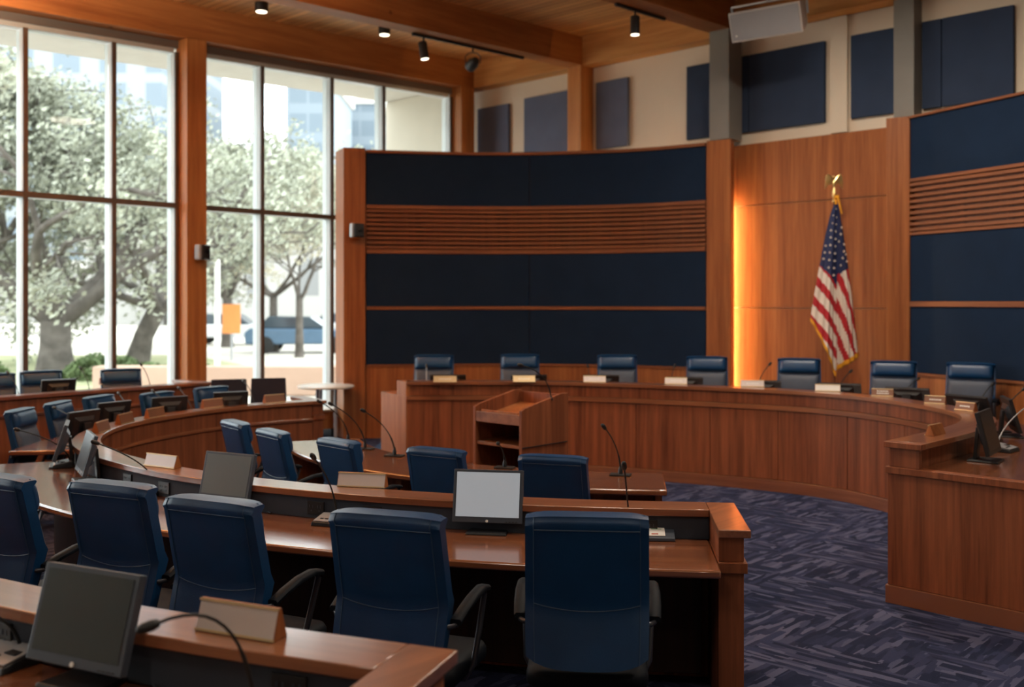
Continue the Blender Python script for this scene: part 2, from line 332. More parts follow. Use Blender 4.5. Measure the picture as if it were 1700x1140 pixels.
class Path:
    def __init__(s, cp, step=.1, smooth=2):
        pts = []; n = len(cp)
        for i in range(n-1):
            p0, p1, p2, p3 = cp[max(i-1, 0)], cp[i], cp[i+1], cp[min(i+2, n-1)]
            k = max(2, int(math.dist(p1, p2)/step))
            for j in range(k):
                t = j/k
                pts.append(tuple(.5*(2*p1[q]+(-p0[q]+p2[q])*t+(2*p0[q]-5*p1[q]+4*p2[q]-p3[q])*t*t+(-p0[q]+3*p1[q]-3*p2[q]+p3[q])*t**3) for q in (0, 1)))
        pts.append(tuple(cp[-1]))
        for _ in range(smooth*6):
            pts = [pts[0]]+[tuple((pts[i-1][q]+2*pts[i][q]+pts[i+1][q])/4 for q in (0, 1)) for i in range(1, len(pts)-1)]+[pts[-1]]
        s.p = pts; s.s = [0.0]
        for i in range(1, len(pts)): s.s.append(s.s[-1]+math.dist(pts[i-1], pts[i]))
        s.L = s.s[-1]; s.n = []
        for i in range(len(pts)):
            a, b = pts[max(i-2, 0)], pts[min(i+2, len(pts)-1)]; d = math.dist(a, b); s.n.append((-(b[1]-a[1])/d, (b[0]-a[0])/d))
    def at(s, ss):
        ss = min(max(ss, 0), s.L)
        for i in range(1, len(s.p)):
            if s.s[i] >= ss:
                t = (ss-s.s[i-1])/max(1e-9, s.s[i]-s.s[i-1])
                return (tuple(s.p[i-1][q]*(1-t)+s.p[i][q]*t for q in (0, 1)), tuple(s.n[i-1][q]*(1-t)+s.n[i][q]*t for q in (0, 1)), ss)
        return (s.p[-1], s.n[-1], s.L)
    def cut(s, s0, s1):
        s0 = 0 if s0 is None else s0; s1 = s.L if s1 is None else s1
        return [s.at(s0)]+[(s.p[i], s.n[i], s.s[i]) for i in range(len(s.p)) if s0+.01 < s.s[i] < s1-.01]+[s.at(s1)]
    def off(s, o): return [(p[0]+n[0]*o, p[1]+n[1]*o) for p, n in zip(s.p, s.n)]
    def near(s, x, y): return s.s[min(range(len(s.p)), key=lambda i: math.dist(s.p[i], (x, y)))]

def tag(o, label, cat, group=None, kind=None):
    o['label'] = label; o['category'] = cat
    if group: o['group'] = group
    if kind: o['kind'] = kind
    return o
def thing(name, loc, label, cat, group=None, rz=0.0, sc=1.0):
    o = bpy.data.objects.new(name, None); COL.objects.link(o); o.empty_display_size = .1
    o.location = loc; o.rotation_euler = (0, 0, rz); o.scale = (sc, sc, sc)
    return tag(o, label, cat, group)
def struct(o): o['kind'] = 'structure'; return o
def dup(root, loc, rz, label, group=None, sc=1.0):
    r = root.copy(); COL.objects.link(r); r.location = loc; r.rotation_euler = (0, 0, rz); r.scale = (sc, sc, sc); r['label'] = label
    if group: r['group'] = group
    for ch in list(root.children):
        c = ch.copy(); COL.objects.link(c); c.parent = r
        for g_ in ch.children:
            d = g_.copy(); COL.objects.link(d); d.parent = c
    return r
def face(fx, fy): return math.atan2(-fx, fy)       # heading of a thing whose front is +Y

# ================================================================ room shell
def S(name, g, mat, **k): return struct(g.build(name, mat, **k))
S('floor', G().prism([tuple(R(-.25, -.25)[:2]), tuple(R(20, -.25)[:2]), tuple(R(20, 21)[:2]), tuple(R(-.25, 21)[:2])], -.2, 0), 'carpet')
S('ceiling', G().ab(-.3, 20, -.3, 21, 6.17, 6.35, True), 'ceiling')
S('wall_back', G().ab(-.3, 20, -.25, 0, 0, 6.4), 'beige')
S('wall_right', G().ab(19.7, 19.95, 0, 21, 0, 6.3), 'beige')
S('wall_rear', G().ab(-.3, 20, 20.7, 20.95, 0, 6.3), 'beige')
# roof beams and posts
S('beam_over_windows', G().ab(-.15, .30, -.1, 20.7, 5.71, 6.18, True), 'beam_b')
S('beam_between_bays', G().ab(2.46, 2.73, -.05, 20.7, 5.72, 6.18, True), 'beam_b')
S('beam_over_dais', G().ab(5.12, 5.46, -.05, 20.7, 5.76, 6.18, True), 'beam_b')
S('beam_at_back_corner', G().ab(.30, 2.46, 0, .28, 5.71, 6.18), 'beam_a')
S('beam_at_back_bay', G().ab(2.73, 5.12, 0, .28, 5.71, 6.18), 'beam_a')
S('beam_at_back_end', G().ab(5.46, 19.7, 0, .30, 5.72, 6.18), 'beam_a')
S('pillar_at_corner', G().ab(0, .30, .27, .58, 0, 5.71), 'post')
S('pillar_between_windows', G().ab(0, .30, 5.39, 5.68, 0, 5.56), 'post')
S('pillar_at_back', G().ab(2.46, 2.73, .0, .318, 0, 5.72), 'post')
S('pillar_far_window', G().ab(0, .30, 10.75, 11.05, 0, 5.40), 'post')
S('pillar_rear_window', G().ab(0, .30, 15.95, 16.25, 0, 5.24), 'post')
S('pillar_steel', G().ab(5.15, 5.46, .10, .45, 4.235, 5.75), 'grey_steel', bevel=.004)
S('pillar_steel_end', G().ab(7.66, 7.91, .01, .26, 4.255, 5.71), 'grey_steel', bevel=.004)
S('pillar_shallow', G().ab(6.74, 6.97, .0, .06, 4.2, 5.71), 'beige')
# windows: bays between posts
def window(n, b0, b1, mull):
    z0, zt, tr = .08, 5.71, 3.30
    t = lambda b: zt-.03*b
    root = bpy.data.objects.new('window_%d' % n, None); COL.objects.link(root); root.location = R(0, b0, 0); struct(root)
    G().ab(-.14, .07, b0, b1, zt-.10, zt-.001, True).build('head_frame', 'headframe', root, True)
    G().ab(-.13, .05, b0+.06, b1-.06, zt-.16, zt-.101, True).build('head_trim', 'alu', root, True)
    g = G(); g.ab(-.14, .10, b0, b1, .0, z0); g.build('sill', 'alu', root, True)
    ms = [b0+.03]+mull+[b1-.03]
    for i, b in enumerate(ms):
        w_ = .03
        top = t(b)-.16
        G().ab(-.13, .06, b-w_, b+w_, z0, top).build('mullion', 'alu', root, True)
        G().ab(.0605, .085, b-w_*.95, b+w_*.95, z0, top).build('mullion_cap', 'bronze', root, True)
    G().ab(-.10, .05, b0+.06, b1-.06, tr-.035, tr+.03).build('transom', 'alu', root, True)
    G().ab(.0505, .08, b0+.06, b1-.06, tr-.035, tr+.035).build('transom_cap', 'bronze', root, True)
    for i in range(len(ms)-1):
        a0, a1 = ms[i]+.03, ms[i+1]-.03
        G().ab(-.035, -.025, a0, a1, z0, tr-.035).build('pane', 'glass', root, True)
        G().ab(-.035, -.025, a0, a1, tr+.03, t(a1)-.16).build('pane', 'glass', root, True)
window(1, .58, 5.39, [2.10, 3.13, 4.37])
window(2, 5.68, 10.75, [6.58, 7.68, 8.9])
window(3, 11.05, 15.95, [12.3, 13.5, 14.7])  # unseen bay, added to bring daylight in from behind the camera
window(4, 16.25, 20.7, [17.4, 18.5, 19.6])  # unseen bay too, added for more daylight
# wood wall behind the flag
g = G()
for z0, z1 in ((0, 1.905), (1.915, 3.33), (3.34, 4.19)): g.ab(5.08, 7.62, .0, .05, z0, z1)
S('wall_flag', g, 'cherry')

# ================================================================ acoustic wall panels
PAN = [(.17, .92, 4.40, 5.39, 'slate', 'small slate blue acoustic panel nearest the window corner'),
       (1.285, 2.40, 4.40, 5.42, 'slate', 'slate blue acoustic panel just before the wooden post on back wall'),
       (2.83, 3.45, 4.40, 5.45, 'slate', 'narrow slate blue panel just past the wooden post on back wall'),
       (4.52, 5.53, 4.36, 5.43, 'navy2', 'blue acoustic panel crossed by the grey steel column'),
       (5.545, 6.66, 4.36, 5.43, 'navy2', 'wide blue acoustic panel under the hanging white loudspeaker'),
       (7.02, 7.64, 4.36, 5.43, 'navy2', 'blue acoustic panel just before the last grey column'),
       (7.93, 8.16, 4.36, 5.43, 'navy2', 'narrow strip of dark acoustic panel beside the last grey column'),
       (8.17, 8.98, 4.36, 5.43, 'navy2', 'dark acoustic panel highest and furthest along, above the second curved screen')]
M['navy2'] = plain('muted_navy_fabric', (.038, .056, .10), .95, 0, .1, .4, 900, 0, .06, 3)
for a0, a1, z0, z1, mt, lab in PAN:
    tag(G().ab(a0, a1, .004, .065, z0, z1).build('wall_absorber', mt, bevel=.006), lab, 'acoustic panel', 'acoustic panels on the upper back wall')

# ================================================================ curved acoustic screens
def screen(P, bands, zt, segs, label, pil, name='acoustic_screen', ends=()):
    x, y = P.p[0]
    root = thing(name, (x, y, 0), label, 'wall screen')
    def part(nm, mt, o0, o1, z0, z1, s0=None, s1=None, bev=.003):
        return G().sweep(P, o0, o1, z0, z1, s0, s1).build(nm, mt, root, True, smooth=35, bevel=bev)
    b = bands
    part('backing', 'walnut', .06, .14, 0, zt-.03)
    part('wainscot', 'cherry', .0, .058, .0, b['n3'][0]-.035)
    part('rail', 'walnut_m', -.02, .058, b['n3'][0]-.033, b['n3'][0]-.002)
    part('rail', 'walnut_m', -.015, .058, b['n3'][1]+.001, b['n2'][0]-.001)
    part('rail', 'walnut_m', -.015, .058, b['n2'][1]+.001, b['sl'][0])
    part('rail', 'walnut_m', -.015, .058, b['sl'][1], b['n1'][0]-.001)
    part('top_cap', 'walnut_m', -.03, .16, b['n1'][1]+.001, zt)
    for k in ('n1', 'n2', 'n3'):
        for i in range(len(segs)-1):
            part('fabric_panel', 'navy', .004, .056, b[k][0], b[k][1], segs[i]+(.004 if i else 0), segs[i+1]-(.004 if i < len(segs)-2 else 0), .004)
    z0, z1 = b['sl']; n = 9; pr = (z1-z0)/n
    gs = G()
    for i in range(n):
        zc = z0+(i+.5)*pr
        gs.sweep(P, -.012, .050, zc-pr*.26, zc+pr*.26)
    gs.build('slats', 'walnut_m', root, True, smooth=35)
    for poly, z_, m_ in pil: G().prism(poly, 0, z_).build('pilaster', m_, root, True, bevel=.003)
    return root
PS1 = Path([(-2.127, 14.5), (-1.15, 14.68), (-.1, 14.78), (1.55, 14.5), (2.70, 13.86)], .12, 1)
seam = PS1.near(.30, 14.77)
B1 = dict(n3=(1.075, 1.875), n2=(1.925, 2.70), sl=(2.76, 3.355), n1=(3.41, 4.165))
screen(PS1, B1, 4.21, [0, seam, PS1.L], 'long curved screen of navy fabric panels and wood slats by the windows',
       [([(-2.135, 14.47), (-2.44, 14.40), (-2.64, 14.86), (-2.18, 14.93)], 4.23, 'cherry'),
        ([(2.705, 13.83), (3.0, 13.64), (3.10, 13.86), (2.80, 14.05)], 4.23, 'cherry')])
PS2 = Path([(4.84, 12.12), (5.18, 11.35), (5.5, 10.67), (5.74, 9.9), (5.85, 9.0)], .12, 1)
B2 = dict(n3=(1.14, 1.935), n2=(2.00, 2.80), sl=(2.835, 3.45), n1=(3.49, 4.22))
screen(PS2, B2, 4.25, [0, PS2.L], 'curved navy screen with wood slats standing past the flag',
       [([(4.60, 12.22), (4.835, 12.09), (4.99, 12.21), (4.74, 12.45)], 4.25, 'cherry')])
# warm light strips in the slots beside the flag wall
tag(G().ab(5.19, 5.215, .15, .175, .25, 3.38).build('light_strip', 'strip'), 'glowing amber light strip upright in the slot behind the curved screen', 'light')

# ================================================================ dais
PD = Path([(-1.22, 11.5), (-.3, 11.54), (.63, 11.46), (1.67, 11.05), (2.5, 10.62), (3.05, 10.25), (3.42, 9.8), (3.64, 9.2), (3.76, 8.6), (3.73, 8.15), (3.53, 7.72), (3.22, 7.32), (2.68, 6.78), (2.54, 6.64)], .1, 2)
plat = [(-1.75, 11.95), (-1.2, 11.62)]+[p for p in PD.off(.06)][3:]+[(3.25, 6.2), (4.6, 6.2), (6.0, 8.0), (5.70, 9.8), (5.12, 11.25), (4.6, 12.05), (3.25, 13.1), (2.6, 13.7), (1.5, 14.3), (-.1, 14.6), (-1.6, 14.45)]
S('floor_dais', G().prism(plat, .001, .18), 'carpet_blue')
dais = thing('dais_desk', (0, 11.5, 0), 'long horseshoe council desk in walnut veneer facing the lectern', 'desk')
def dpart(nm, mt, *a, **k):
    g = G(); bev = k.pop('bev', .003); g.sweep(PD, *a, **k); return g.build(nm, mt, dais, True, smooth=35, bevel=bev)
seams = [0]+[PD.near(x, y) for x, y in ((-.35, 11.5), (.52, 11.47), (1.37, 11.17), (2.15, 10.8), (2.83, 10.42), (3.36, 9.85), (3.63, 9.15), (3.75, 8.3), (3.2, 7.3))]+[PD.L]
for i in range(len(seams)-1): dpart('front_panel', 'walnut', .0, .02, .125, .85, s0=seams[i]+.004, s1=seams[i+1]-.004, bev=.002)
dpart('carcass', 'walnut', .021, .16, .0, 1.03)
dpart('kick_board', 'walnut_h', -.014, .02, .0, .12)
dpart('molding', 'walnut_h', -.018, .02, .855, .905)
dpart('upper_panel', 'walnut', .0, .02, .91, 1.03, bev=.001)
dpart('ledge', 'walnut_h', -.03, .22, 1.032, 1.07)
dpart('worktop', 'worktop', .165, .86, .86, .90, s0=.02)
dpart('modesty_panel', 'walnut', .45, .48, .19, .858, s0=.1, s1=PD.L-.1)
(ex, ey), (nx, ny), _ = PD.at(PD.L); tx, ty = (PD.p[-1][0]-PD.p[-4][0]), (PD.p[-1][1]-PD.p[-4][1]); q = math.hypot(tx, ty); tx /= q; ty /= q
nx, ny = -ty, tx
def quad(o0, o1, t0, t1): return [(ex+nx*o0+tx*t0, ey+ny*o0+ty*t0), (ex+nx*o1+tx*t0, ey+ny*o1+ty*t0), (ex+nx*o1+tx*t1, ey+ny*o1+ty*t1), (ex+nx*o0+tx*t1, ey+ny*o0+ty*t1)]
G().prism(quad(-.01, 1.15, .005, .045), .12, .86).build('end_panel', 'walnut', dais, True, bevel=.002)
G().prism(quad(-.02, 1.16, .0, .06), .0, .118).build('kick_board', 'walnut_h', dais, True, bevel=.002)
G().prism(quad(-.02, 1.16, -.02, .065), .861, .905).build('end_trim', 'walnut', dais, True, bevel=.003)
G().prism(quad(-.0, .20, .002, .045), .906, 1.031).build('end_panel', 'walnut', dais, True, bevel=.002)
G().prism(quad(-.03, .225, .001, .07), 1.032, 1.07).build('ledge_end', 'walnut', dais, True, bevel=.003)
G().prism([(-1.225, 11.49), (-1.60, 12.15), (-1.2, 12.34), (-1.19, 11.52)], 0, .90).build('end_panel', 'cherry', dais, True, bevel=.003)  # paler veneer than the desk: window light put into the colour
G().prism([(-1.225, 11.48), (-1.36, 11.73), (-1.2, 11.73), (-1.18, 11.49)], .901, 1.07).build('end_panel', 'cherry', dais, True, bevel=.003)  # same paler veneer, carrying the window light in its colour

# ================================================================ member desks
def member_desk(P, zf, zl, zw, label, cuts, wd=.80, name='curved_desk', ecap=.62):
    x, y = P.p[0]; root = thing(name, (x, y, 0), label, 'desk')
    def part(nm, mt, *a, **k):
        bev = k.pop('bev', .004); return G().sweep(P, *a, **k).build(nm, mt, root, True, smooth=35, bevel=bev)
    part('front_panel', 'walnut', .02, .05, zf, zl-.04)
    part('carcass', 'walnut', .051, .15, zf, zl-.041)
    part('molding', 'walnut_h', .0, .02, zl-.22, zl-.19)
    part('kick_board', 'walnut_h', .005, .02, zf, zf+.11)
    part('ledge', 'walnut_h', -.01, .20, zl-.038, zl)
    part('fabric_panel', 'kick', .151, .178, zw, zl-.039, bev=0)
    for c0, c1 in cuts:
        c0 = .0 if c0 is None else c0; c1 = P.L if c1 is None else c1
        part('worktop', 'worktop', .18, wd, zw-.04, zw, s0=c0, s1=c1, bev=.010)
        part('modesty_panel', 'under_desk_shade', .30, .325, zf+.08, zw-.042, s0=c0+.05, s1=c1-.05)
    for s_, sg in ((0, -1), (P.L, 1)):
        (ex, ey), (nx, ny), _ = P.at(s_); tx, ty = ny*sg, -nx*sg
        def q4(o0, o1, t0, t1): return [(ex+nx*o+tx*t, ey+ny*o+ty*t) for o, t in ((o0, t0), (o1, t0), (o1, t1), (o0, t1))]
        G().prism(q4(-.01, ecap+.04, .001, .155), zl-.038, zl).build('end_cap', 'worktop' if False else 'walnut_cap', root, True, bevel=.004)
        G().prism(q4(.02, ecap+.01, .004, .125), zw+.001, zl-.039).build('end_panel', 'walnut', root, True, bevel=.002)
        G().prism(q4(.0, ecap+.035, .002, .140), zw-.05, zw).build('end_molding', 'walnut', root, True, bevel=.003)
        G().prism(q4(.02, ecap+.01, .004, .125), zf, zw-.051).build('end_panel', 'walnut', root, True, bevel=.002)
    return root
M['walnut_cap'] = wood('walnut_cap', (.16, .05, .022), (.33, .125, .055), 'b', .28, .5, .6)
PA = Path([(1.06, 5.44), (.5, 5.50), (.08, 5.58), (-.36, 5.69), (-.74, 5.81), (-1.09, 5.95), (-1.55, 6.17), (-1.96, 6.42), (-2.3, 6.68), (-2.64, 7.0), (-3.01, 7.41), (-3.27, 7.86), (-3.43, 8.36), (-3.47, 8.9), (-3.37, 9.4), (-3.12, 10.02), (-2.73, 10.56), (-2.19, 10.97)], .1, 1)
gapA = PA.near(-3.31, 8.0); gapA2 = PA.near(-3.43, 8.42)
deskA = member_desk(PA, 0.0, .90, .74, 'inner horseshoe desk with glossy wood top and dark fabric upstand', [(None, gapA), (gapA2, None)])
PB = Path([(-.30, 2.84), (-.7, 2.985), (-1.25, 3.22), (-1.81, 3.51), (-2.6, 4.0), (-3.5, 4.75), (-4.4, 5.8), (-5.1, 7.0), (-5.47, 8.2), (-5.55, 9.2), (-5.28, 10.1), (-4.75, 10.78), (-4.25, 11.38), (-3.74, 12.0)], .12, 1)
S('floor_tier', G().prism(PB.off(0.0)+PB.off(1.65)[::-1], .001, .13), 'carpet')
deskB = member_desk(PB, .131, 1.02, .86, 'outer raised horseshoe desk, its ends closest to the camera and at the windows', [(None, None)], .85)
PC = Path([(1.11, 7.30), (.5, 7.38), (0, 7.55), (-.5, 7.83), (-.88, 8.15), (-1.2, 8.6), (-1.41, 9.16)], .1, 1)
tabC = thing('curved_table', (0, 7.5, 0), 'low curved staff table between the lectern and the inner desk', 'table')
G().sweep(PC, .0, .68, .70, .74).build('tabletop', 'worktop', tabC, True, smooth=35, bevel=.010)
G().sweep(PC, .05, .08, .05, .698, .05, PC.L-.05).build('modesty_panel', 'walnut', tabC, True, smooth=35)
for s_ in (.03, PC.L-.07, PC.L*.5):
    G().sweep(PC, .09, .62, 0, .698, s_, s_+.045).build('end_panel', 'walnut', tabC, True, bevel=.002)

# outlets set into the dark upstands
def outlet(root, P, s_, zc, plate='black'):
    (x, y), (nx, ny), _ = P.at(s_); rz = math.atan2(ny, nx)-PI/2
    c = Vector((x+nx*.181, y+ny*.181, zc))
    o = G().box(c, (.115, .012, .075), rz).build('power_outlet', plate, root, True, bevel=.002)
    g = G()
    for dx in (-.027, .027):
        for k in (-.010, .010):
            g.box(c+Vector((math.cos(rz)*(dx+k), math.sin(rz)*(dx+k), .008))+Vector((nx, ny, 0))*.0065, (.004, .003, .016), rz)
        g.box(c+Vector((math.cos(rz)*dx, math.sin(rz)*dx, -.016))+Vector((nx, ny, 0))*.0065, (.007, .003, .008), rz)
    e = g.build('socket_slots', 'bezel', o); e.data.transform(Matrix.Translation(-Vector(root.location)))
def on_path(P, px, d):      # where a sight line crosses the path near depth d
    return P.near((px-850)/F*d, d)
for px, d in ((222, 6.75), (273, 6.45), (502, 5.75), (596, 5.6), (1072, 5.28)): outlet(deskA, PA, on_path(PA, px, d), .80)
for px, d in ((470, 2.75), (8, 3.28)): outlet(deskB, PB, on_path(PB, px, d), .925)

# ================================================================ lectern (square to the room)
lx = Vector((AX, AY, 0)); ly = Vector((-BX, -BY, 0))
lc = Vector((.078, 8.0, 0))-lx*.28+ly*.29
lec = thing('lectern', lc, 'open-backed wooden lectern with sloped top facing the dais', 'lectern', rz=ROTA)
def side_poly(x0, x1):
    pr = [(-.29, .0), (.29, .0), (.29, 1.225), (.20, 1.225), (-.24, 1.135), (-.29, 1.115)]
    return G().hexa([(x0, y, z) for y, z in pr], [(x1, y, z) for y, z in pr])
side_poly(-.28, -.25).build('side_panel', 'walnut', lec, bevel=.003)
side_poly(.25, .28).build('side_panel', 'walnut', lec, bevel=.003)
G().box((0, .275, .61), (.498, .028, 1.20)).build('back_panel', 'walnut', lec, bevel=.002)
G().box((0, -.0, 1.06), (.498, .535, .02), rot=Matrix.Rotation(math.radians(10), 3, 'X')).build('sloped_top', 'cherry', lec)
G().box((0, -.275, 1.035), (.498, .022, .085)).build('front_lip', 'walnut_cap', lec, bevel=.003)
G().box((0, -.255, 1.085), (.42, .012, .018)).build('paper_stop', 'cherry', lec, bevel=.002)
G().box((0, -.01, .815), (.498, .53, .025)).build('shelf', 'walnut_cap', lec, bevel=.002)
G().box((0, -.01, .10), (.498, .53, .03)).build('shelf', 'walnut_cap', lec, bevel=.002)
G().box((.285, -.01, .817), (.008, .56, .006)).build('side_groove', 'matte_black', lec)

# ================================================================ chairs
def backrest_mesh(W=.25, top=1.15, bot=.54, front_gap=0):
    nu, rows = 14, []
    zs = [(0, k/5) for k in range(6)]+[(1, k/7) for k in range(1, 8)]+[(2, k/5) for k in range(1, 6)]
    def pt(u, seg, k):
        seam_z = .790-.038*(1-u*u); b = bot+.04*u**4-.012*(1-u*u); t1 = top-.058
        if seg == 0: z = b+(seam_z-b)*k; y = -.262+.052*k
        elif seg == 1: z = seam_z+(t1-seam_z)*k; y = -.210-.070*k
        else:
            an = k*PI/2; z = t1+.010+.048*math.sin(an) if k > 0 else t1; y = -.280-.014*math.sin(min(1, k*2)*PI)*.9+.0*k
            if k > .8: y += .02
        return y, z
    back, frnt = [], []
    for seg, k in zs:
        rb, rf = [], []
        for i in range(nu+1):
            u = -1+2*i/nu; y, z = pt(u, seg, k)
            wz = W*(1-.02*(z-.8)/.35) if z > .8 else W*(1-.04*((.8-z)/.28)**2)
            e = (1-abs(u)**7)**.5
            x = wz*u
            tz = .085 if seg < 2 else .085+.030*math.sin(k*PI*.9)
            if seg == 0: tz = .07+.03*k
            mid = y+tz/2
            if seg == 2 and k == 1: tz *= .55
            h = tz/2*(.62+.38*e)
            dz = -.012*abs(u)**6 if seg == 2 else 0
            rb.append((x, mid-h, z+dz)); rf.append((x, mid+h, z+dz))
        back.append(rb); frnt.append(rf)
    g = G(); n = nu+1; R_ = len(zs)
    vs = [p for r in back for p in r]+[p for r in frnt for p in r]; fs = []; o = R_*n
    for r in range(R_-1):
        for i in range(nu):
            fs.append((r*n+i, r*n+i+1, (r+1)*n+i+1, (r+1)*n+i)); fs.append((o+r*n+i+1, o+r*n+i, o+(r+1)*n+i, o+(r+1)*n+i+1))
        fs.append((r*n, (r+1)*n, o+(r+1)*n, o+r*n)); fs.append(((r+1)*n+nu, r*n+nu, o+r*n+nu, o+(r+1)*n+nu))
    for i in range(nu):
        fs.append((i+1, i, o+i, o+i+1)); t = (R_-1)*n; fs.append((t+i, t+i+1, o+t+i+1, o+t+i))
    g.add(vs, fs)
    return g, back
def rounded_slab(w_, d_, z0, z1, cy, n=6, r=.07, bulge=.015):
    pts = []
    for cx_, cy_, a0 in ((w_/2-r, d_/2-r, 0), (-w_/2+r, d_/2-r, PI/2), (-w_/2+r, -d_/2+r, PI), (w_/2-r, -d_/2+r, 3*PI/2)):
        for k in range(n+1):
            a = a0+k*PI/2/n; pts.append((cx_+r*math.cos(a), cy_+r*math.sin(a)))
    g = G(); prof = [(.93, z0), (1, z0+.02), (1, z1-.025), (.96, z1-.004), (.8, z1+bulge*.5), (.4, z1+bulge)]
    vs = [(x*k, y*k+cy, z) for k, z in prof for x, y in pts]; m = len(pts)
    fs = [(i*m+j, i*m+(j+1) % m, (i+1)*m+(j+1) % m, (i+1)*m+j) for i in range(len(prof)-1) for j in range(m)]
    fs += [tuple(range(m-1, -1, -1)), tuple((len(prof)-1)*m+j for j in range(m))]
    return g.add(vs, fs)
def make_chair(name, label, group, kind):
    t = thing(name, (0, 0, 0), label, 'chair', group)
    if kind == 'leather':
        g, back = backrest_mesh()
        o = g.build('backrest', 'leather', t, smooth=50)
        gp_ = G()
        def line(r, dy):
            return [(back[r][i][0], back[r][i][1]+dy, back[r][i][2]) for i in range(1, 14)]
        gp_.tube(line(5, -.001), .0022, 5); gp_.tube(line(12, -.001), .0026, 5)
        for i in (1, 13): gp_.tube([(back[r][i][0], back[r][i][1]-.0005, back[r][i][2]) for r in range(0, 17)], .0022, 5)
        gp_.build('piping', 'piping', t, smooth=60)
        # front cushions: headrest pillow and lower cushion
        def front(z): return -.192+.082*(z-.54)/.25 if z < .79 else -.125-.070*(z-.79)/.302
        def pad(z0, z1, hw, th, nm, mt, nu=16, nv=10):
            g = G(); vs, fs = [], []
            for k in range(nv+1):
                v = k/nv; z = z0+(z1-z0)*v; sv = max(0, 1-abs(2*v-1)**3.2)**.6
                for i in range(nu+1):
                    u = -1+2*i/nu; e = max(0, 1-abs(u)**10)**.5
                    vs.append((hw*u, front(z)-.008+(th+.008)*e*sv, z))
            for k in range(nv):
                for i in range(nu): fs.append((k*(nu+1)+i, (k+1)*(nu+1)+i, (k+1)*(nu+1)+i+1, k*(nu+1)+i+1))
            g.add(vs, fs).build(nm, mt, t, smooth=60, solid=.006)
        pad(.972, 1.142, .232, .042, 'headrest', 'leather')
        pad(.555, .970, .232, .022, 'back_cushion', 'leather_front')
        rounded_slab(.50, .50, .42, .50, .05).build('seat', 'dark_leather', t, smooth=50)
    else:
        g = G(); vs, fs = [], []
        g.hexa([(-.225, -.21, .56), (.225, -.21, .56), (.225, -.18, .56), (-.225, -.18, .56)], [(-.205, -.27, 1.06), (.205, -.27, 1.06), (.205, -.245, 1.06), (-.205, -.245, 1.06)])
        g.build('backrest', 'mesh_fabric', t, bevel=.012)
        g = G(); g.tube([(0, -.24, .90), (0, -.25, .70), (0, -.2, .46), (0, -.05, .40)], .022, 8); g.build('back_support', 'black', t, smooth=60)
        rounded_slab(.48, .46, .42, .49, .03).build('seat', 'mesh_fabric', t, smooth=50)
    for sx in (-1, 1):
        x = .272*sx
        g = G()
        pad = [(x*1.0, -.17, .715), (x*1.02, -.10, .745), (x*1.03, 0, .772), (x*1.02, .10, .780), (x*1.0, .17, .765)]
        vs = []; fs = []
        for p in pad:
            for dx, dz in ((-.024, -.010), (.024, -.010), (.026, .004), (.018, .013), (-.018, .013), (-.026, .004)): vs.append((p[0]+dx, p[1], p[2]+dz))
        m = 6
        for i in range(len(pad)-1):
            for j in range(m): fs.append((i*m+j, i*m+(j+1) % m, (i+1)*m+(j+1) % m, (i+1)*m+j))
        fs += [tuple(range(m-1, -1, -1)), tuple((len(pad)-1)*m+j for j in range(m))]
        arm = g.add(vs, fs).build('armrest', 'dark_leather', t, smooth=50)
        g = G(); g.tube([(x*.80, -.205, .705), (x*.93, -.19, .700), (x, -.165, .703), (x*1.02, -.08, .735)], .011, 8)
        g.tube([(x*1.01, .14, .765), (x*1.0, .155, .74), (x*.99, .10, .60), (x*.96, .055, .47), (x*.85, .03, .415), (x*.5, .02, .41)], .014, 8)
        g.build('arm_frame', 'chair_metal', t, smooth=60)
    g = G(); g.lathe([(.028, .12), (.028, .28), (.019, .281), (.019, .42)], n=14); g.box((0, 0, .415), (.22, .26, .022)); g.build('gas_column', 'chair_metal', t, smooth=40)
    for k in range(5):
        a = k*2*PI/5+.3; c, s_ = math.cos(a), math.sin(a)
        g = G(); g.tube([(c*.02, s_*.02, .12), (c*.15, s_*.15, .108), (c*.27, s_*.27, .078)], [.026, .020, .013], 8)
        leg = g.build('leg', 'chair_metal', t, smooth=60)
        g = G(); rot = Matrix.Rotation(a, 3, 'Z') @ Matrix.Rotation(PI/2, 3, 'Y')
        for e in (-.014, .014): g.lathe([(.026, -.008), (.030, -.005), (.030, .005), (.026, .008)], (c*.275-s_*e, s_*.275+c*e, .030), 12, Matrix.Rotation(a, 3, 'Z') @ Matrix.Rotation(PI/2, 3, 'X'))
        g.tube([(c*.272, s_*.272, .075), (c*.272, s_*.272, .045)], .006, 6)
        g.build('caster', 'black', leg, smooth=40)
    return t
DY = .28
def chair_at(px, py, ztop, f, z0, sc, label, group, proto, used=[]):
    d = (2.0-ztop)*F/(py-500.0); bx, by = (px-850)/F*d, d
    l = math.hypot(*f); fx, fy = f[0]/l, f[1]/l
    loc = Vector((bx+fx*DY*sc, by+fy*DY*sc, z0)); rz = face(fx, fy)
    if proto.name not in used:
        used.append(proto.name); proto.location = loc; proto.rotation_euler = (0, 0, rz); proto.scale = (sc,)*3; proto['label'] = label; proto['group'] = group; return proto
    return dup(proto, loc, rz, label, group, sc)
ch = make_chair('office_chair', 'x', 'x', 'leather')
GA = 'blue leather chairs drawn up to the inner desk on its camera side'
def ang(deg): return (math.sin(math.radians(deg)), math.cos(math.radians(deg)))
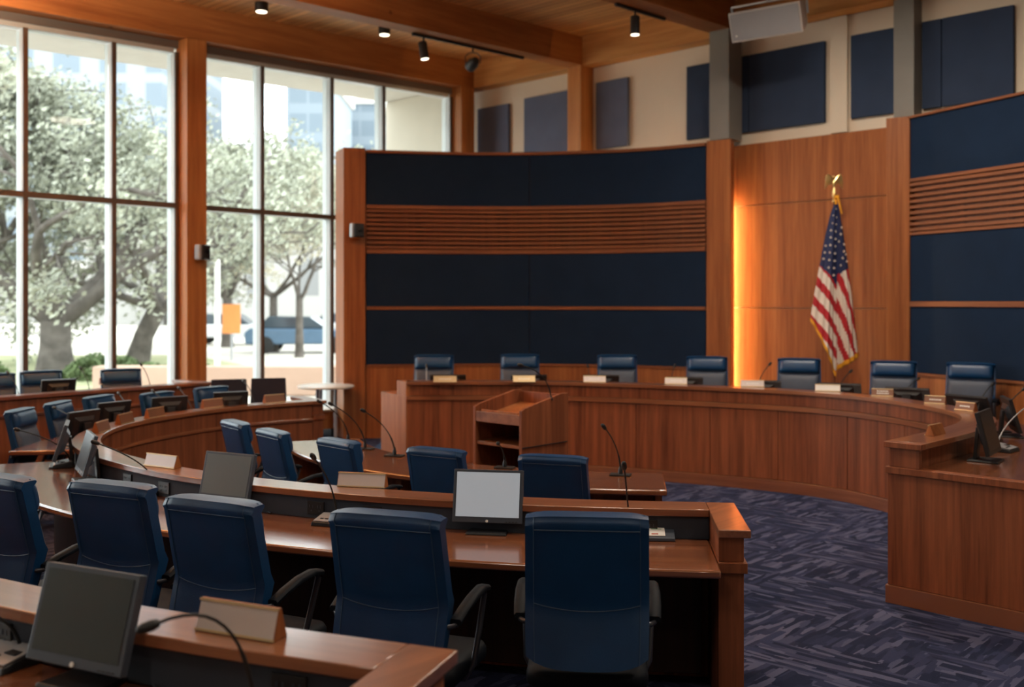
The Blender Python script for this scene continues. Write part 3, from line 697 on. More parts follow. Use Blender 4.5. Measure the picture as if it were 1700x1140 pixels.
for px, py, f, lab in (
    (974, 857, ang(5), 'large blue leather chair seen squarely from behind at the desk end beside the aisle'),
    (634, 854, ang(19), 'blue leather chair from behind, just to one side of the pale reflecting monitor'),
    (340, 830, ang(25), 'blue leather chair from behind, below the grey monitor on the inner desk'),
    (172, 803, ang(24), 'blue leather chair from behind, in front of the flat silver microphone unit'),
    (-22, 790, ang(28), 'blue leather chair from behind, cut off by the picture edge above the foreground monitor')):
    chair_at(px, py, 1.15, f, 0, 1.0, lab, GA, ch)
GC = 'blue chairs along the curved staff table'
for px, py, f, lab in (
    (915, 757, ang(18), 'blue chair at the staff table right behind the pale reflecting monitor'),
    (718, 745, ang(31), 'blue chair at the staff table in front of the lectern, second from its square end'),
    (553, 730, ang(45), 'blue chair at the staff table behind the blank nameplate, middle of five'),
    (443, 714, ang(51), 'blue chair turned side-on at the staff table, second from its window end'),
    (381, 699, ang(53), 'blue chair turned side-on, furthest from the aisle in the staff table row')):
    chair_at(px, py, 1.035, f, 0, .9, lab, GC, ch)
GL = 'blue chairs behind the window arm of the inner desk'
for px, py, f, lab in (
    (24, 678, (1, .02), 'blue chair at the bend of the inner desk, closest to the picture edge'),
    (88, 666, (1, 0), 'blue chair at the bend of the inner desk, behind the edge-on monitor'),
    (157, 656, (.97, -.22), 'blue chair behind the two monitors seen from the back on the inner desk bend'),
    (255, 650, (.91, -.40), 'blue chair half behind a dark monitor midway along the window arm'),
    (346, 641, (.82, -.57), 'blue chair just in front of the plum mesh chairs by the wooden post')):
    chair_at(px, py, 1.035, f, 0, .9, lab, GL, ch)
GB = 'dark blue chairs on the raised row against the windows'
for px, py, f, lab in (
    (66, 614, (.62, -.78), 'dark chair on the raised window row behind a dark monitor'),
    (199, 611, (.55, -.84), 'dark chair on the raised window row behind a wooden nameplate'),
    (-14, 619, (.66, -.75), 'dark chair on the raised window row cut off by the picture edge')):
    chair_at(px, py, 1.20, f, .131, .93, lab, GB, ch)
GD = 'blue leather chairs on the dais'
for px, py, f, lab in (
    (721, 588, (.02, -1), 'blue high-backed dais chair nearest the windows, at the open end of the dais'),
    (863, 587, (0, -1), 'blue high-backed dais chair directly behind the lectern microphone'),
    (1024, 588, (-.06, -1), 'blue high-backed dais chair, third from the window end'),
    (1174, 590.5, (-.22, -1), 'blue high-backed dais chair in front of the screen end pilaster'),
    (1327, 593.5, (-.34, -1), 'blue high-backed dais chair just to the window side of the flag'),
    (1484, 598, (-.46, -1), 'blue high-backed dais chair between the flag and the second screen'),
    (1613, 601, (-.62, -1), 'blue high-backed dais chair in front of the second curved screen')):
    chair_at(px, py, 1.33, f, .181, 1.0, lab, GD, ch)
mc = make_chair('task_chair', 'x', 'x', 'mesh')
for px, py, f, lab in ((380, 629, (.30, -.95), 'plum mesh task chair beside the wooden window post'),
                       (446, 627, (.22, -.97), 'plum mesh task chair by the small round table')):
    chair_at(px, py, 1.06, f, 0, 1.0, lab, 'mesh task chairs by the window', mc)

# ================================================================ monitors
def make_monitor(w_, h_, tilt, zc, disp, label, group, loc, f, name='monitor', logo=True, wall_side=None):
    t = thing(name, loc, label, 'monitor', group, rz=math.atan2(f[1], f[0])+PI/2)
    rt = Matrix.Rotation(-math.radians(tilt), 3, 'X'); c = Vector((0, -.01, zc))
    def P_(x, y, z): return c+rt @ Vector((x, y, z))
    g = G(); g.box(P_(0, 0, 0), (w_, .028, h_), rot=rt)
    g.hexa([P_(x, y, z) for x, y, z in ((-w_*.33, .013, -h_*.33), (w_*.33, .013, -h_*.33), (w_*.33, .013, h_*.33), (-w_*.33, .013, h_*.33))],
           [P_(x, y, z) for x, y, z in ((-w_*.22, .045, -h_*.22), (w_*.22, .045, -h_*.22), (w_*.22, .045, h_*.22), (-w_*.22, .045, h_*.22))])
    hs = g.build('housing', 'bezel' if logo else 'black', t, bevel=.003)
    G().box(P_(0, -.0145, .008), (w_-.036, .003, h_-.046), rot=rt).build('display', disp, t)
    if logo:
        G().lathe([(.0075, -.002), (.0075, .002)], P_(0, -.0155, -h_/2+.0095), 14, rt @ Matrix.Rotation(PI/2, 3, 'X')).build('logo', 'white', hs)
        g = G()
        for k in range(4): g.box(P_(w_*.28+k*.018, -.015, -h_/2+.008), (.010, .003, .004), rot=rt)
        g.build('buttons', 'black', hs)
    g = G(); g.hexa([(-.045, .055, .012), (.045, .055, .012), (.045, .08, .012), (-.045, .08, .012)], [(-.04, .04, zc+.03), (.04, .04, zc+.03), (.04, .062, zc+.03), (-.04, .062, zc+.03)])
    g.build('stand_neck', 'black', t, bevel=.003)
    G().hexa([(-.115, -.095, 0), (.115, -.095, 0), (.10, .11, 0), (-.10, .11, 0)], [(-.11, -.09, .012), (.11, -.09, .012), (.095, .105, .012), (-.095, .105, .012)]).build('stand_base', 'black', t, bevel=.003)
    return t
GM = 'desk monitors on the member desks'
def mon(px, py, z, f, disp, lab, tilt=12, **k): return make_monitor(.385, .285, tilt, .195, disp, lab, GM, gp(px, py, z), f, **k)
mon(811, 882, .741, (-.16, -.99), 'screen_reflect_glow', 'monitor with a pale reflecting screen on the inner desk between two chairs')
make_monitor(.385, .285, 14, .195, 'screen_reflect_mid', 'grey-screened monitor on the inner desk behind the third chair back', GM, Vector(((380-850)/F*6.05, 6.05, .741)), (-.45, -.89))
make_monitor(.385, .285, 16, .195, 'screen_dark', 'monitor with a brownish screen turned side-on at the inner desk bend', GM, Vector(((146-850)/F*6.98, 6.98, .741)), (-.86, -.51))
make_monitor(.385, .285, 18, .195, 'screen_dark', 'monitor seen exactly edge-on at the inner desk bend', GM, Vector(((104-850)/F*7.60, 7.60, .741)), (-.93, -.38))
for px, d, f, lab in ((137, 8.72, (-.93, .36), 'monitor back at the inner desk bend beside the smallest nameplate'),
                      (188, 9.5, (-.84, .54), 'monitor back on the window arm between the first two nameplates'),
                      (281, 10.0, (-.62, .78), 'dark monitor back on the window arm in front of the middle chair'),
                      (383, 10.55, (-.45, .89), 'dark monitor back on the window arm in front of the plum mesh chair')):
    make_monitor(.36, .27, 14, .17, 'screen_dark', lab, GM, Vector(((px-850)/F*d, d, .741)), f, logo=False)
make_monitor(.36, .25, 18, .155, 'screen_dark', 'dark monitor back on the raised row by the windows', GM, Vector(((97-850)/F*11.05, 11.05, .861)), (-.62, .78), logo=False)
mon(147, 1131, .861, (-.42, -.91), 'screen_reflect_grey', 'large foreground monitor with a dark grey screen on the raised desk', 16)
make_monitor(.385, .30, 14, .20, 'screen_dark', 'black monitor turned side-on at the near end of the dais', 'dais monitors', Vector(((1638-850)/F*6.85, 6.85, .901)), (.80, -.60), logo=False)
make_monitor(.385, .28, 16, .18, 'screen_dark', 'black monitor beyond it at the dais bend, almost edge-on', 'dais monitors', Vector(((1676-850)/F*8.1, 8.1, .901)), (.96, -.28), logo=False)
for px, d, f, lab in ((744, 12.0, (0, 1), 'low black dais monitor in front of the chair nearest the windows'),
                      (878, 12.0, (0, 1), 'low black dais monitor behind the lectern microphone'),
                      (998, 11.95, (.1, 1), 'low black dais monitor beside the third dais chair'),
                      (1136, 11.62, (.2, 1), 'low black dais monitor in front of the screen pilaster'),
                      (1264, 11.15, (.3, 1), 'low black dais monitor against the glowing amber strip'),
                      (1395, 10.75, (.42, .9), 'low black dais monitor right below the flag tip'),
                      (1507, 10.2, (.55, .8), 'low black dais monitor in front of the chair past the flag'),
                      (1607, 9.35, (.85, .5), 'low black dais monitor in front of the last dais chair')):
    make_monitor(.43, .20, 30, .125, 'screen_dark', lab, 'dais monitors', Vector(((px-850)/F*d, d, .901)), f, name='dais_monitor', logo=False)

# ================================================================ nameplates (wood tents with a metal face)
def nameplate(loc, f, label, group, w_=.29, facemat='silver', lines=0, dp_=.062, h_=.082):
    t = thing('nameplate', loc, label, 'nameplate', group, rz=math.atan2(f[1], f[0])+PI/2)   # front faces -Y
    G().hexa([(-w_/2, -dp_/2, 0), (-w_/2, dp_/2, 0), (-w_/2, .004, h_), (-w_/2, -.004, h_)], [(w_/2, -dp_/2, 0), (w_/2, dp_/2, 0), (w_/2, .004, h_), (w_/2, -.004, h_)]).build('block', 'cherry', t)
    an = math.atan2(dp_/2-.004, h_); rt = Matrix.Rotation(-an, 3, 'X')
    L = math.hypot(dp_/2-.004, h_)
    c = Vector((0, -(dp_/2+.004)/2-.002, h_/2))
    G().box(c, (w_-.006, .003, L-.012), rot=rt).build('face_plate', facemat, t)
    g = G(); g.box(c+rt @ Vector((0, -.002, L/2-.004)), (w_, .006, .007), rot=rt); g.box(c+rt @ Vector((0, -.002, -L/2+.004)), (w_, .006, .007), rot=rt)
    g.build('rim', 'brass', t)
    if lines:
        g = G(); wt = w_*.5
        for r_ in range(lines):
            x = -wt/2
            while x < wt/2:
                l_ = random.uniform(.008, .018); g.box(c+rt @ Vector((x+l_/2, -.0025, (.012 if lines > 1 else 0)-r_*.022)), (l_, .002, .011), rot=rt); x += l_+.005
        g.build('lettering', 'white', t)
    return t
GN = 'tent nameplates on the member desks'
nameplate(gp(400, 1050, 1.021), (-.40, -.92), 'large blurred metal nameplate on the raised foreground desk', GN, .285, h_=.09)
nameplate(gp(602, 807, .901), (-.22, -.97), 'blank silver nameplate on the inner desk ledge behind the second chair', GN, .30)
nameplate(gp(270, 774, .901), (-.50, -.87), 'blank silver nameplate on the inner desk ledge left of the grey monitor', GN, .29)
for px, py, f, lab in ((168, 716, (1, 0), 'small wooden nameplate at the tightest bend of the inner desk'),
                       (207, 702, (.99, -.1), 'small wooden nameplate second round the bend from the smallest'),
                       (257, 692, (.96, -.28), 'wooden nameplate on the window arm beside the midway chair'),
                       (352, 676, (.83, -.56), 'wooden nameplate on the window arm beside the dark monitor'),
                       (455, 668, (.73, -.68), 'wooden nameplate closest to the window end of the inner desk')):
    nameplate(gp(px, py, .901), f, lab, GN, .25, 'wood_face', h_=.09)
nameplate(gp(184, 637, 1.021), (.64, -.77), 'wooden nameplate on the raised row by the windows', GN, .26, 'wood_face')
GDN = 'nameplates along the dais ledge'
for px, py, f, fm, ln, w_, lab in (
    (739, 634, (0, -1), 'brass', 1, .27, 'brass-coloured dais nameplate closest to the windows'),
    (870, 633.5, (0, -1), 'brass', 1, .26, 'brass-coloured dais nameplate right behind the lectern'),
    (987, 634, (-.05, -1), 'silver', 1, .26, 'dais nameplate in front of the third dais chair'),
    (1122, 637, (-.15, -1), 'silver', 1, .25, 'dais nameplate in front of the screen pilaster'),
    (1249, 641.5, (-.2, -1), 'silver', 1, .25, 'dais nameplate in front of the glowing amber strip'),
    (1374, 649, (-.3, -1), 'white', 0, .25, 'bright white dais nameplate below the flag'),
    (1465, 657, (-.4, -.9), 'wood_face', 2, .20, 'brown dais nameplate with two rows of white lettering'),
    (1553, 669.5, (-.6, -.8), 'wood_face', 1, .18, 'small brown dais nameplate with a white patch, before the last chair'),
    (1604, 681, (-.85, -.5), 'wood_face', 1, .18, 'small brown dais nameplate at the tightest bend of the dais'),
    (1553, 721, (-.7, .72), 'wood_face', 0, .20, 'dark-backed nameplate on the near end of the dais ledge')):
    nameplate(gp(px, py, 1.071), f, lab, GDN, w_, fm, ln, h_=.072)

# ================================================================ microphones
def bez(p0, p1, p2, n=12): return [p0*(1-t)**2+p1*2*t*(1-t)+p2*t*t for t in [i/n for i in range(n+1)]]
def mic(base, head, label, group, style='plate', f=(0, -1), light=False, cup=.5, mx=.12):
    rz = math.atan2(f[1], f[0])+PI/2
    t = thing('gooseneck_microphone', base, label, 'microphone', group)
    L = Vector(head)-Vector(base)
    if style == 'unit':
        g = G(); rt = Matrix.Rotation(rz, 3, 'Z')
        bot = [(-.10, -.075, 0), (.10, -.075, 0), (.10, .075, 0), (-.10, .075, 0)]; top = [(-.095, -.07, .022), (.095, -.07, .022), (.095, .07, .045), (-.095, .07, .045)]
        g.hexa([rt @ Vector(p) for p in bot], [rt @ Vector(p) for p in top]).build('console', 'black', t, bevel=.004)
        top2 = [(-.088, -.063, .0245), (.088, -.063, .0245), (.088, .063, .0455), (-.088, .063, .0455)]
        G().hexa([rt @ (Vector(p)) for p in top2], [rt @ (Vector(p)+Vector((0, -.001, .004))) for p in top2]).build('top_plate', 'silver2', t)
        g = G()
        for x_, y_ in ((-.05, -.03), (-.02, -.03), (.01, -.03)): g.box(rt @ Vector((x_, y_, .0355)), (.018, .010, .004), rz)
        g.box(rt @ Vector((.045, .0, .0405)), (.05, .03, .004), rz); g.build('keys', 'black', t)
        st = rt @ Vector((.0, .05, .046))
    elif style == 'none':
        G().lathe([(.018, 0), (.018, .008), (.010, .02), (.008, .03)], n=12).build('socket', 'black', t, smooth=40); st = Vector((0, 0, .02))
    else:
        g = G(); g.box((0, 0, .006), (.15, .085, .012), rz); g.build('base_plate', 'matte_black', t, bevel=.003)
        G().lathe([(.016, .012), (.016, .04), (.010, .055), (.008, .075)], n=12).build('socket', 'black', t, smooth=40); st = Vector((0, 0, .05))
    d = (L-st); mid = st+Vector((d.x*mx, d.y*mx, d.z*cup))
    pts = bez(st, mid, L-d.normalized()*.02)
    G().tube(pts, [.0065]*4+[.0045]*(len(pts)-4), 8).build('gooseneck', 'silver2' if light else 'matte_black', t, smooth=60)
    q = (pts[-1]-pts[-2]).normalized(); e = pts[-1]
    G().tube([e-q*.012, e-q*.008, e+q*.008, e+q*.030, e+q*.043, e+q*.048], [.006, .011, .0145, .0145, .010, .003], 10).build('mic_head', 'matte_black', t, smooth=60)
    return t
def V(px, py, d): return dp(px, py, d)
def bs(px, d, z): return Vector(((px-850)/F*d, d, z))
GM1 = 'gooseneck microphones on the member desks'
mic(gp(250, 819, .741), V(158, 733, 6.25), 'microphone rising from the flat silver unit on the inner desk', GM1, 'unit', (-.5, -.87))
mic(bs(552, 5.62, .741), V(520, 756, 5.4), 'microphone arching between the second and third desk chairs', GM1, 'unit', (-.3, -.95))
mic(gp(1046, 889, .741), V(1036, 772, 5.15), 'straight microphone standing behind the chair nearest the aisle', GM1, 'unit', (-.05, -1), cup=.5, mx=.4)
mic(gp(104, 774, .741), V(28, 712, 7.05), 'long microphone leaning out beside the edge-on monitor', GM1, 'unit', (-.9, -.42))
mic(bs(151, 9.0, .741), V(90, 676, 9.35), 'microphone leaning across the bend behind the monitor backs', GM1, 'plate', (-.93, .36))
mic(bs(223, 9.6, .741), V(197, 652, 9.95), 'dark microphone between the two nameplates nearest the bend', GM1, 'plate', (-.84, .54))
mic(bs(290, 10.0, .741), V(254, 648, 10.25), 'microphone whose head overlaps the midway window arm chair', GM1, 'plate', (-.62, .78))
mic(bs(322, 10.4, .741), V(297, 643, 10.7), 'faint microphone on the window arm before the dark desk front', GM1, 'plate', (-.55, .83))
mic(bs(423, 11.05, .741), V(404, 631, 11.3), 'microphone between the two plum mesh chairs', GM1, 'plate', (-.4, .9), cup=.7)
for px, d, hx, hy, lab in ((33, 10.7, 13, 617, 'microphone on the raised window row nearest the picture edge'),
                           (150, 11.2, 134, 610, 'microphone on the raised window row between its two chairs'),
                           (251, 11.7, 234, 604, 'microphone on the raised window row nearest the wooden post')):
    mic(bs(px, d, .861), V(hx, hy, d+.12), lab, GM1, 'plate', (-.62, .78), cup=.6)
mic(bs(402, 2.62, .861), V(248, 1028, 2.50), 'out-of-focus black microphone bending over the foreground ledge', GM1, 'unit', (-.4, -.9), cup=1.15)
t = gp(8, 1100, .861)
mic(t, V(-60, 1000, 3.0), 'silver and black microphone unit beside the foreground monitor, cut by the picture edge', GM1, 'unit', (-.5, -.87))
GM2 = 'microphones on the curved staff table'
for px, py, hx, hy, dd, lab in ((578, 733, 530, 665, .35, 'staff table microphone nearest the windows'),
                                (606, 745.5, 549, 669, .35, 'staff table microphone second from the windows'),
                                (655, 757, 603, 680, .3, 'staff table microphone just before the dais end panel'),
                                (838, 777, 827, 735, .25, 'short staff table microphone in front of the lectern'),
                                (1030, 789, 1003, 707, .1, 'staff table microphone nearest its square end')):
    b_ = gp(px, py, .741); mic(b_, V(hx, hy, b_.y-dd), lab, GM2, 'plate', (-.3, -.95), cup=.55)
mic(bs(915, 8.28, 1.18), V(864, 604, 8.05), 'long microphone curving up from the lectern', 'lectern microphone', 'none', cup=.75)
GM3 = 'microphones on the dais'
for px, d, hx, hy, lt, lab in ((708, 12.0, 708, 606, True, 'pale upright microphone in front of the first dais chair'),
                               (979, 12.0, 976, 606, False, 'thin microphone beside the third dais chair'),
                               (1113, 11.65, 1120, 606, False, 'thin microphone before the screen pilaster'),
                               (1256, 11.2, 1278, 603, False, 'microphone leaning against the amber glow'),
                               (1390, 10.85, 1412, 615, False, 'microphone just beside the flag tip'),
                               (1496, 10.3, 1524, 628, False, 'microphone in front of the chair past the flag'),
                               (1622, 9.2, 1648, 636, False, 'microphone across the last dais chair'),
                               (1661, 8.35, 1700, 644, False, 'tall microphone over the second screen wainscot')):
    b_ = bs(px, d, .901); mic(b_, V(hx, hy, d+.15), lab, GM3, 'plate', (0, 1), light=lt, cup=.6)
mic(bs(1668, 7.30, .901), V(1712, 668, 7.5), 'long pale microphone rising from the round unit at the dais end', GM3, 'unit', (.7, -.7), light=True)

# card lying on the microphone unit by the aisle
cp = gp(1096, 895, .741)
t = thing('voting_console', cp, 'small dark console with a printed card on the inner desk by the aisle', 'console', rz=-.06)
G().hexa([(-.075, -.05, 0), (.075, -.05, 0), (.075, .06, 0), (-.075, .06, 0)], [(-.075, -.05, .018), (.075, -.05, .018), (.075, .06, .062), (-.075, .06, .062)]).build('case', 'bezel', t, bevel=.004)
rt_ = Matrix.Rotation(math.atan2(.044, .11), 3, 'X'); G().box((-.022, .004, .0425), (.092, .086, .003), rot=rt_).build('card', 'white', t)
g = G(); g.box((-.030, -.022, .034), (.035, .008, .002), rot=rt_); g.build('red_print', 'pink_label', t)
g = G(); g.box((-.020, .018, .050), (.055, .004, .002), rot=rt_); g.build('green_print', 'green_label', t)
# cables
def cable(pts, label):
    P_ = [Vector(p) for p in pts]; out = []
    for i in range(len(P_)-1):
        for k in range(6):
            t = k/6; a = P_[max(i-1, 0)]; b = P_[i]; c = P_[i+1]; d = P_[min(i+2, len(P_)-1)]
            out.append(.5*(2*b+(-a+c)*t+(2*a-5*b+4*c-d)*t*t+(-a+3*b-3*c+d)*t**3))
    out.append(P_[-1]); return tag(G().tube(out, .0035, 6).build('monitor_cable', 'black', smooth=60), label, 'cable')
cable([gp(210, 1112, .866), gp(232, 1108, .88), gp(248, 1124, .866), gp(262, 1150, .866)], 'thin black cable behind the foreground monitor')
cable([gp(404, 845, .746), gp(420, 838, .76), gp(436, 846, .746), gp(450, 851, .746)], 'thin pale cable trailing from the grey monitor')
cable([gp(150, 789, .746), gp(168, 786, .756), gp(186, 796, .746), gp(205, 800, .746)], 'tangled black cable behind the side-on monitor')

# ================================================================ flag
fx0, fy0 = (1387-850)/F*12.4, 12.4
MPP = 12.4/F
stand = thing('flagpole', (fx0, fy0+.05, .181), 'wooden indoor flagpole topped with a gilt eagle', 'flagpole')
G().lathe([(.16, 0), (.16, .03), (.12, .06), (.04, .10), (.03, .14)], n=24).build('pole_base', 'gold', stand, smooth=40)
G().lathe([(.016, .1), (.016, 1.6), (.013, 3.05)], n=12).build('pole', 'walnut', stand, smooth=60)
G().lathe([(.014, 3.04), (.03, 3.06), (.03, 3.08), (.016, 3.10), (.024, 3.13), (.03, 3.16), (.014, 3.20)], n=14).build('finial_collar', 'gold', stand, smooth=40)
g = G(); ez = 3.30
g.ball((0, 0, ez-.01), .030, 10, (.9, .8, 2.0)); g.ball((-.010, -.010, ez+.070), .020, 8, (1, 1.2, 1.1))
g.tube([(-.022, -.02, ez+.070), (-.042, -.03, ez+.058)], [.009, .001], 6); g.tube([(0, 0, ez-.05), (0, .004, ez-.12)], [.014, .030], 8)
for sg in (-1, 1):
    # feathered wing: raised shoulder, fingers hanging from it
    for k in range(6):
        x0 = .018+.014*k; top = .045+.055*math.sin(k/5*PI*.55); ln = .05+.020*k
        g.tube([(sg*x0, .0, ez+top), (sg*(x0+.010), .006, ez+top-.4*ln), (sg*(x0+.012+.002*k), .010, ez+top-ln*1.15)], [.012, .012, .003], 6)
    g.tube([(sg*.010, 0, ez+.025), (sg*.040, -.002, ez+.075), (sg*.075, 0, ez+.104), (sg*.100, .004, ez+.085)], [.014, .014, .012, .006], 8)
g.build('eagle_finial', 'gold', stand, smooth=35)
def fl_pt(cx, cyy, depth): return ((cx/3.164+1320-1387)*MPP, depth, 2.0-(cyy/3.164+280-500)*MPP)
def bottom(xb):
    pts = [(85, 800), (110, 845), (135, 915), (165, 990), (200, 1062), (212, 1100), (222, 1062), (260, 1030), (300, 1005), (341, 985)]
    for i in range(len(pts)-1):
        if xb <= pts[i+1][0]: t = (xb-pts[i][0])/(pts[i+1][0]-pts[i][0]); return pts[i][1]*(1-t)+pts[i+1][1]*t
    return pts[-1][1]
def fdepth(c, v): return -.03-.055*math.cos((c-.05)*2*PI*1.0+PI)*(.25+.75*v)-.018*math.cos(c*9*PI)*v-.012*math.sin(v*9+c*3)*v
NC, NV = 48, 130
vs, fs, mi = [], [], []
pos = {}
for j in range(NV+1):
    v = j/NV
    for i in range(NC+1):
        c = -1+2*i/NC; xb = 85+(c+1)/2*256; yb = bottom(xb); y = 185+(yb-185)*v; gx = v**.72 if c < 0 else v**.82
        x = 213+(xb-213)*gx+(7*c)*(1-v); pos[(i, j)] = (x, y); vs.append(fl_pt(x, y, fdepth(c, v)))
for j in range(NV):
    for i in range(NC):
        q_ = [pos[(i, j)], pos[(i+1, j)], pos[(i+1, j+1)], pos[(i, j+1)]]; x = sum(p[0] for p in q_)/4; y = sum(p[1] for p in q_)/4
        left = x < 221
        canton = (y < 512+(x-135)*1.18) if left else (y < 556-(x-222)*.62)
        if canton: m_ = 2
        else:
            if left: t = (y-1.45*x-300)/121.0
            else: t = (y-2.95*x+100)/164.0
            f_ = (t+.25) % 1.0; m_ = 0 if f_ < .46 else 1
        if j >= NV-4 or (i == 0 and v > .0 and False): m_ = 3
        k = j*(NC+1)+i; fs.append((k, k+1, k+NC+2, k+NC+1)); mi.append(m_)
g = G(); g.v = vs; g.f = fs; g.uv = [None]*len(fs); g.mi = mi
flag = g.build('flag', None, None, mats=['red', 'flag_white', 'flag_blue', 'fringe'], smooth=70, recalc=False, solid=.004)
flag.location = (fx0, fy0, 0); tag(flag, 'furled United States flag with gold fringe hanging from its pole', 'flag')
def cv(x, y):
    best = min(((abs(pos[k][0]-x)+abs(pos[k][1]-y)), k) for k in pos)[1]; return fdepth(-1+2*best[0]/NC, best[1]/NV)
g = G()
for x, y in ((210,212),(195,247),(216,256),(190,287),(212,293),(183,325),(209,330),(237,310),(180,362),(207,370),(232,345),(178,402),(206,408),(226,383),(252,398),(175,441),(203,446),(249,435),(153,440),(172,480),(201,485),(241,470),(268,487),(147,473),(168,520),(198,522),(235,508),(195,560),(158,405),(262,450)):
    d_ = cv(x, y)-.008; r_ = 8.0 if y > 300 else 5.5; n0 = []
    for k in range(10):
        a = -PI/2+k*PI/5; rr = r_ if k % 2 == 0 else r_*.42; n0.append((x+rr*math.cos(a), y+rr*math.sin(a)))
    g.hexa([fl_pt(px_, py_, d_-.002) for px_, py_ in n0], [fl_pt(px_, py_, d_+.004) for px_, py_ in n0])
g.build('stars', 'flag_white', flag)
g = G(); a_ = fl_pt(213, 188, -.03)
g.tube([fl_pt(205, 160, -.02), fl_pt(216, 150, -.05), fl_pt(222, 175, -.06), fl_pt(230, 215, -.07), fl_pt(236, 240, -.07)], [.012, .02, .014, .010, .008], 8)
g.tube([fl_pt(203, 150, -.02), fl_pt(226, 148, -.04)], .022, 8)
g.tube([fl_pt(207, 165, -.03), fl_pt(208, 190, -.05)], [.018, .012], 8)
g.build('gold_cord', 'fringe', flag, smooth=60)

# ================================================================ ceiling fixtures
def surface_light(a, b, label):
    z = roof(b); t = thing('ceiling_downlight', R(a, b, z), label, 'ceiling light', 'black surface-mounted downlights')
    G().lathe([(.085, -.115), (.088, -.112), (.088, 0)], n=24).build('can', 'matte_black', t, smooth=40)
    G().lathe([(.072, -.121), (.072, -.116)], n=24).build('lens', 'lens', t)
surface_light(1.11, 2.94, 'short black cylinder downlight near the window corner'); surface_light(.99, 4.97, 'short black cylinder downlight cut by the top picture edge')
for i, (a_, b_) in enumerate(ADDED_LAMPS):
    z = roof(b_); t = thing('added_disc_lamp', R(a_, b_, z), 'added round lamp brightening the chamber, out of the picture', 'ceiling light', 'added round lamps')
    G().lathe([(.02, -.22), (.02, 0)], n=8).build('stem', 'matte_black', t); G().lathe([(.46, -.28), (.47, -.27), (.47, -.22)], n=32).build('shade', 'off_white', t, smooth=40)
for a_, b_ in ADDED_UPLIGHTS:
    t = thing('added_bowl_uplight', R(a_, b_, roof(b_)), 'added bowl uplight hung below the planks, out of the picture', 'ceiling light', 'added bowl uplights')
    zz = 5.1-roof(b_)
    G().lathe([(.012, zz-.05), (.012, 0)], n=8).build('stem', 'matte_black', t); G().lathe([(.10, zz-.16), (.28, zz-.10), (.34, zz-.03), (.345, zz-.02)], n=28).build('bowl', 'off_white', t, smooth=40)
def track(a, b0, b1, zu, label):
    t = thing('light_track', R(a, b0, 0), label, 'track light rail')
    G().ab(a-.018, a+.018, b0, b1, zu-.034, zu-.002, True).build('rail', 'matte_black', t, True); return t
def track_head(a, b, zt, tilt, yaw, label, yoke=False):
    t = thing('track_spotlight', R(a, b, zt), label, 'spotlight', 'black track spotlights')
    G().tube([(0, 0, 0), (0, 0, -.06)], .012, 8).build('stem', 'matte_black', t)
    rt = Matrix.Rotation(yaw, 3, 'Z') @ Matrix.Rotation(tilt, 3, 'Y')
    if not yoke:
        g = G(); g.lathe([(.058, -.12), (.060, -.118), (.060, .10), (.05, .112)], (0, 0, -.17), 20, rt); g.build('can', 'matte_black', t, smooth=40)
        G().lathe([(.052, -.126), (.052, -.121)], (0, 0, -.17), 20, rt).build('lens', 'lens', t)
    else:
        g = G(); g.tube([(-.10, 0, -.22), (-.11, 0, -.12), (-.06, 0, -.07), (0, 0, -.06), (.06, 0, -.07), (.11, 0, -.12), (.10, 0, -.22)], .008, 6); g.build('yoke', 'chair_metal', t, smooth=60)
        rt = Matrix.Rotation(math.radians(70), 3, 'X') @ Matrix.Rotation(.5, 3, 'Y')
        G().lathe([(.075, -.10), (.08, -.095), (.08, .03), (.05, .10)], (0, 0, -.22), 20, rt).build('can', 'black', t, smooth=40)
    return t
track(2.50, 1.40, 3.60, 5.72, 'black light track under the beam nearest the windows')
for b_, yk, lab in ((3.40, False, 'tilted black cylinder spotlight on the track nearest the windows'), (2.46, True, 'round black spotlight in a wire yoke on the track')):
    track_head(2.50, b_, 5.685-.03*b_, math.radians(-9), 0, lab, yk)
track(5.16, 1.55, 2.6, 5.76, 'black light track under the beam above the dais')
track_head(5.16, 2.20, 5.725-.066, 0, 0, 'upright black cylinder spotlight above the dais')
g = G(); g.lathe([(.025, -.02), (.03, 0)], n=12); g.lathe([(.008, -.07), (.012, -.02)], n=8); g.lathe([(.022, -.075), (.022, -.07)], n=12)
o = g.build('sprinkler_head', 'chair_metal', smooth=40); o.location = R(1.72, 2.0, roof(2.0)); tag(o, 'tiny sprinkler head in the planked ceiling', 'sprinkler')
for a_, b_, p_, aim in ((2.50, 3.40, 40, (3.0, 0.2, 3.2)), (5.16, 2.2, 60, (5.4, .5, 1.0))):
    ld = bpy.data.lights.new('spotlight_beam', 'SPOT'); ld.energy = p_; ld.spot_size = 1.4; ld.spot_blend = .8; ld.color = (1, .76, .5); ld.shadow_soft_size = .05
    o = bpy.data.objects.new('spotlight_beam', ld); COL.objects.link(o); o.location = R(a_, b_, 5.38); tgt = R(aim[0], aim[1], aim[2]); o.rotation_euler = (tgt-o.location).to_track_quat('-Z', 'Y').to_euler()

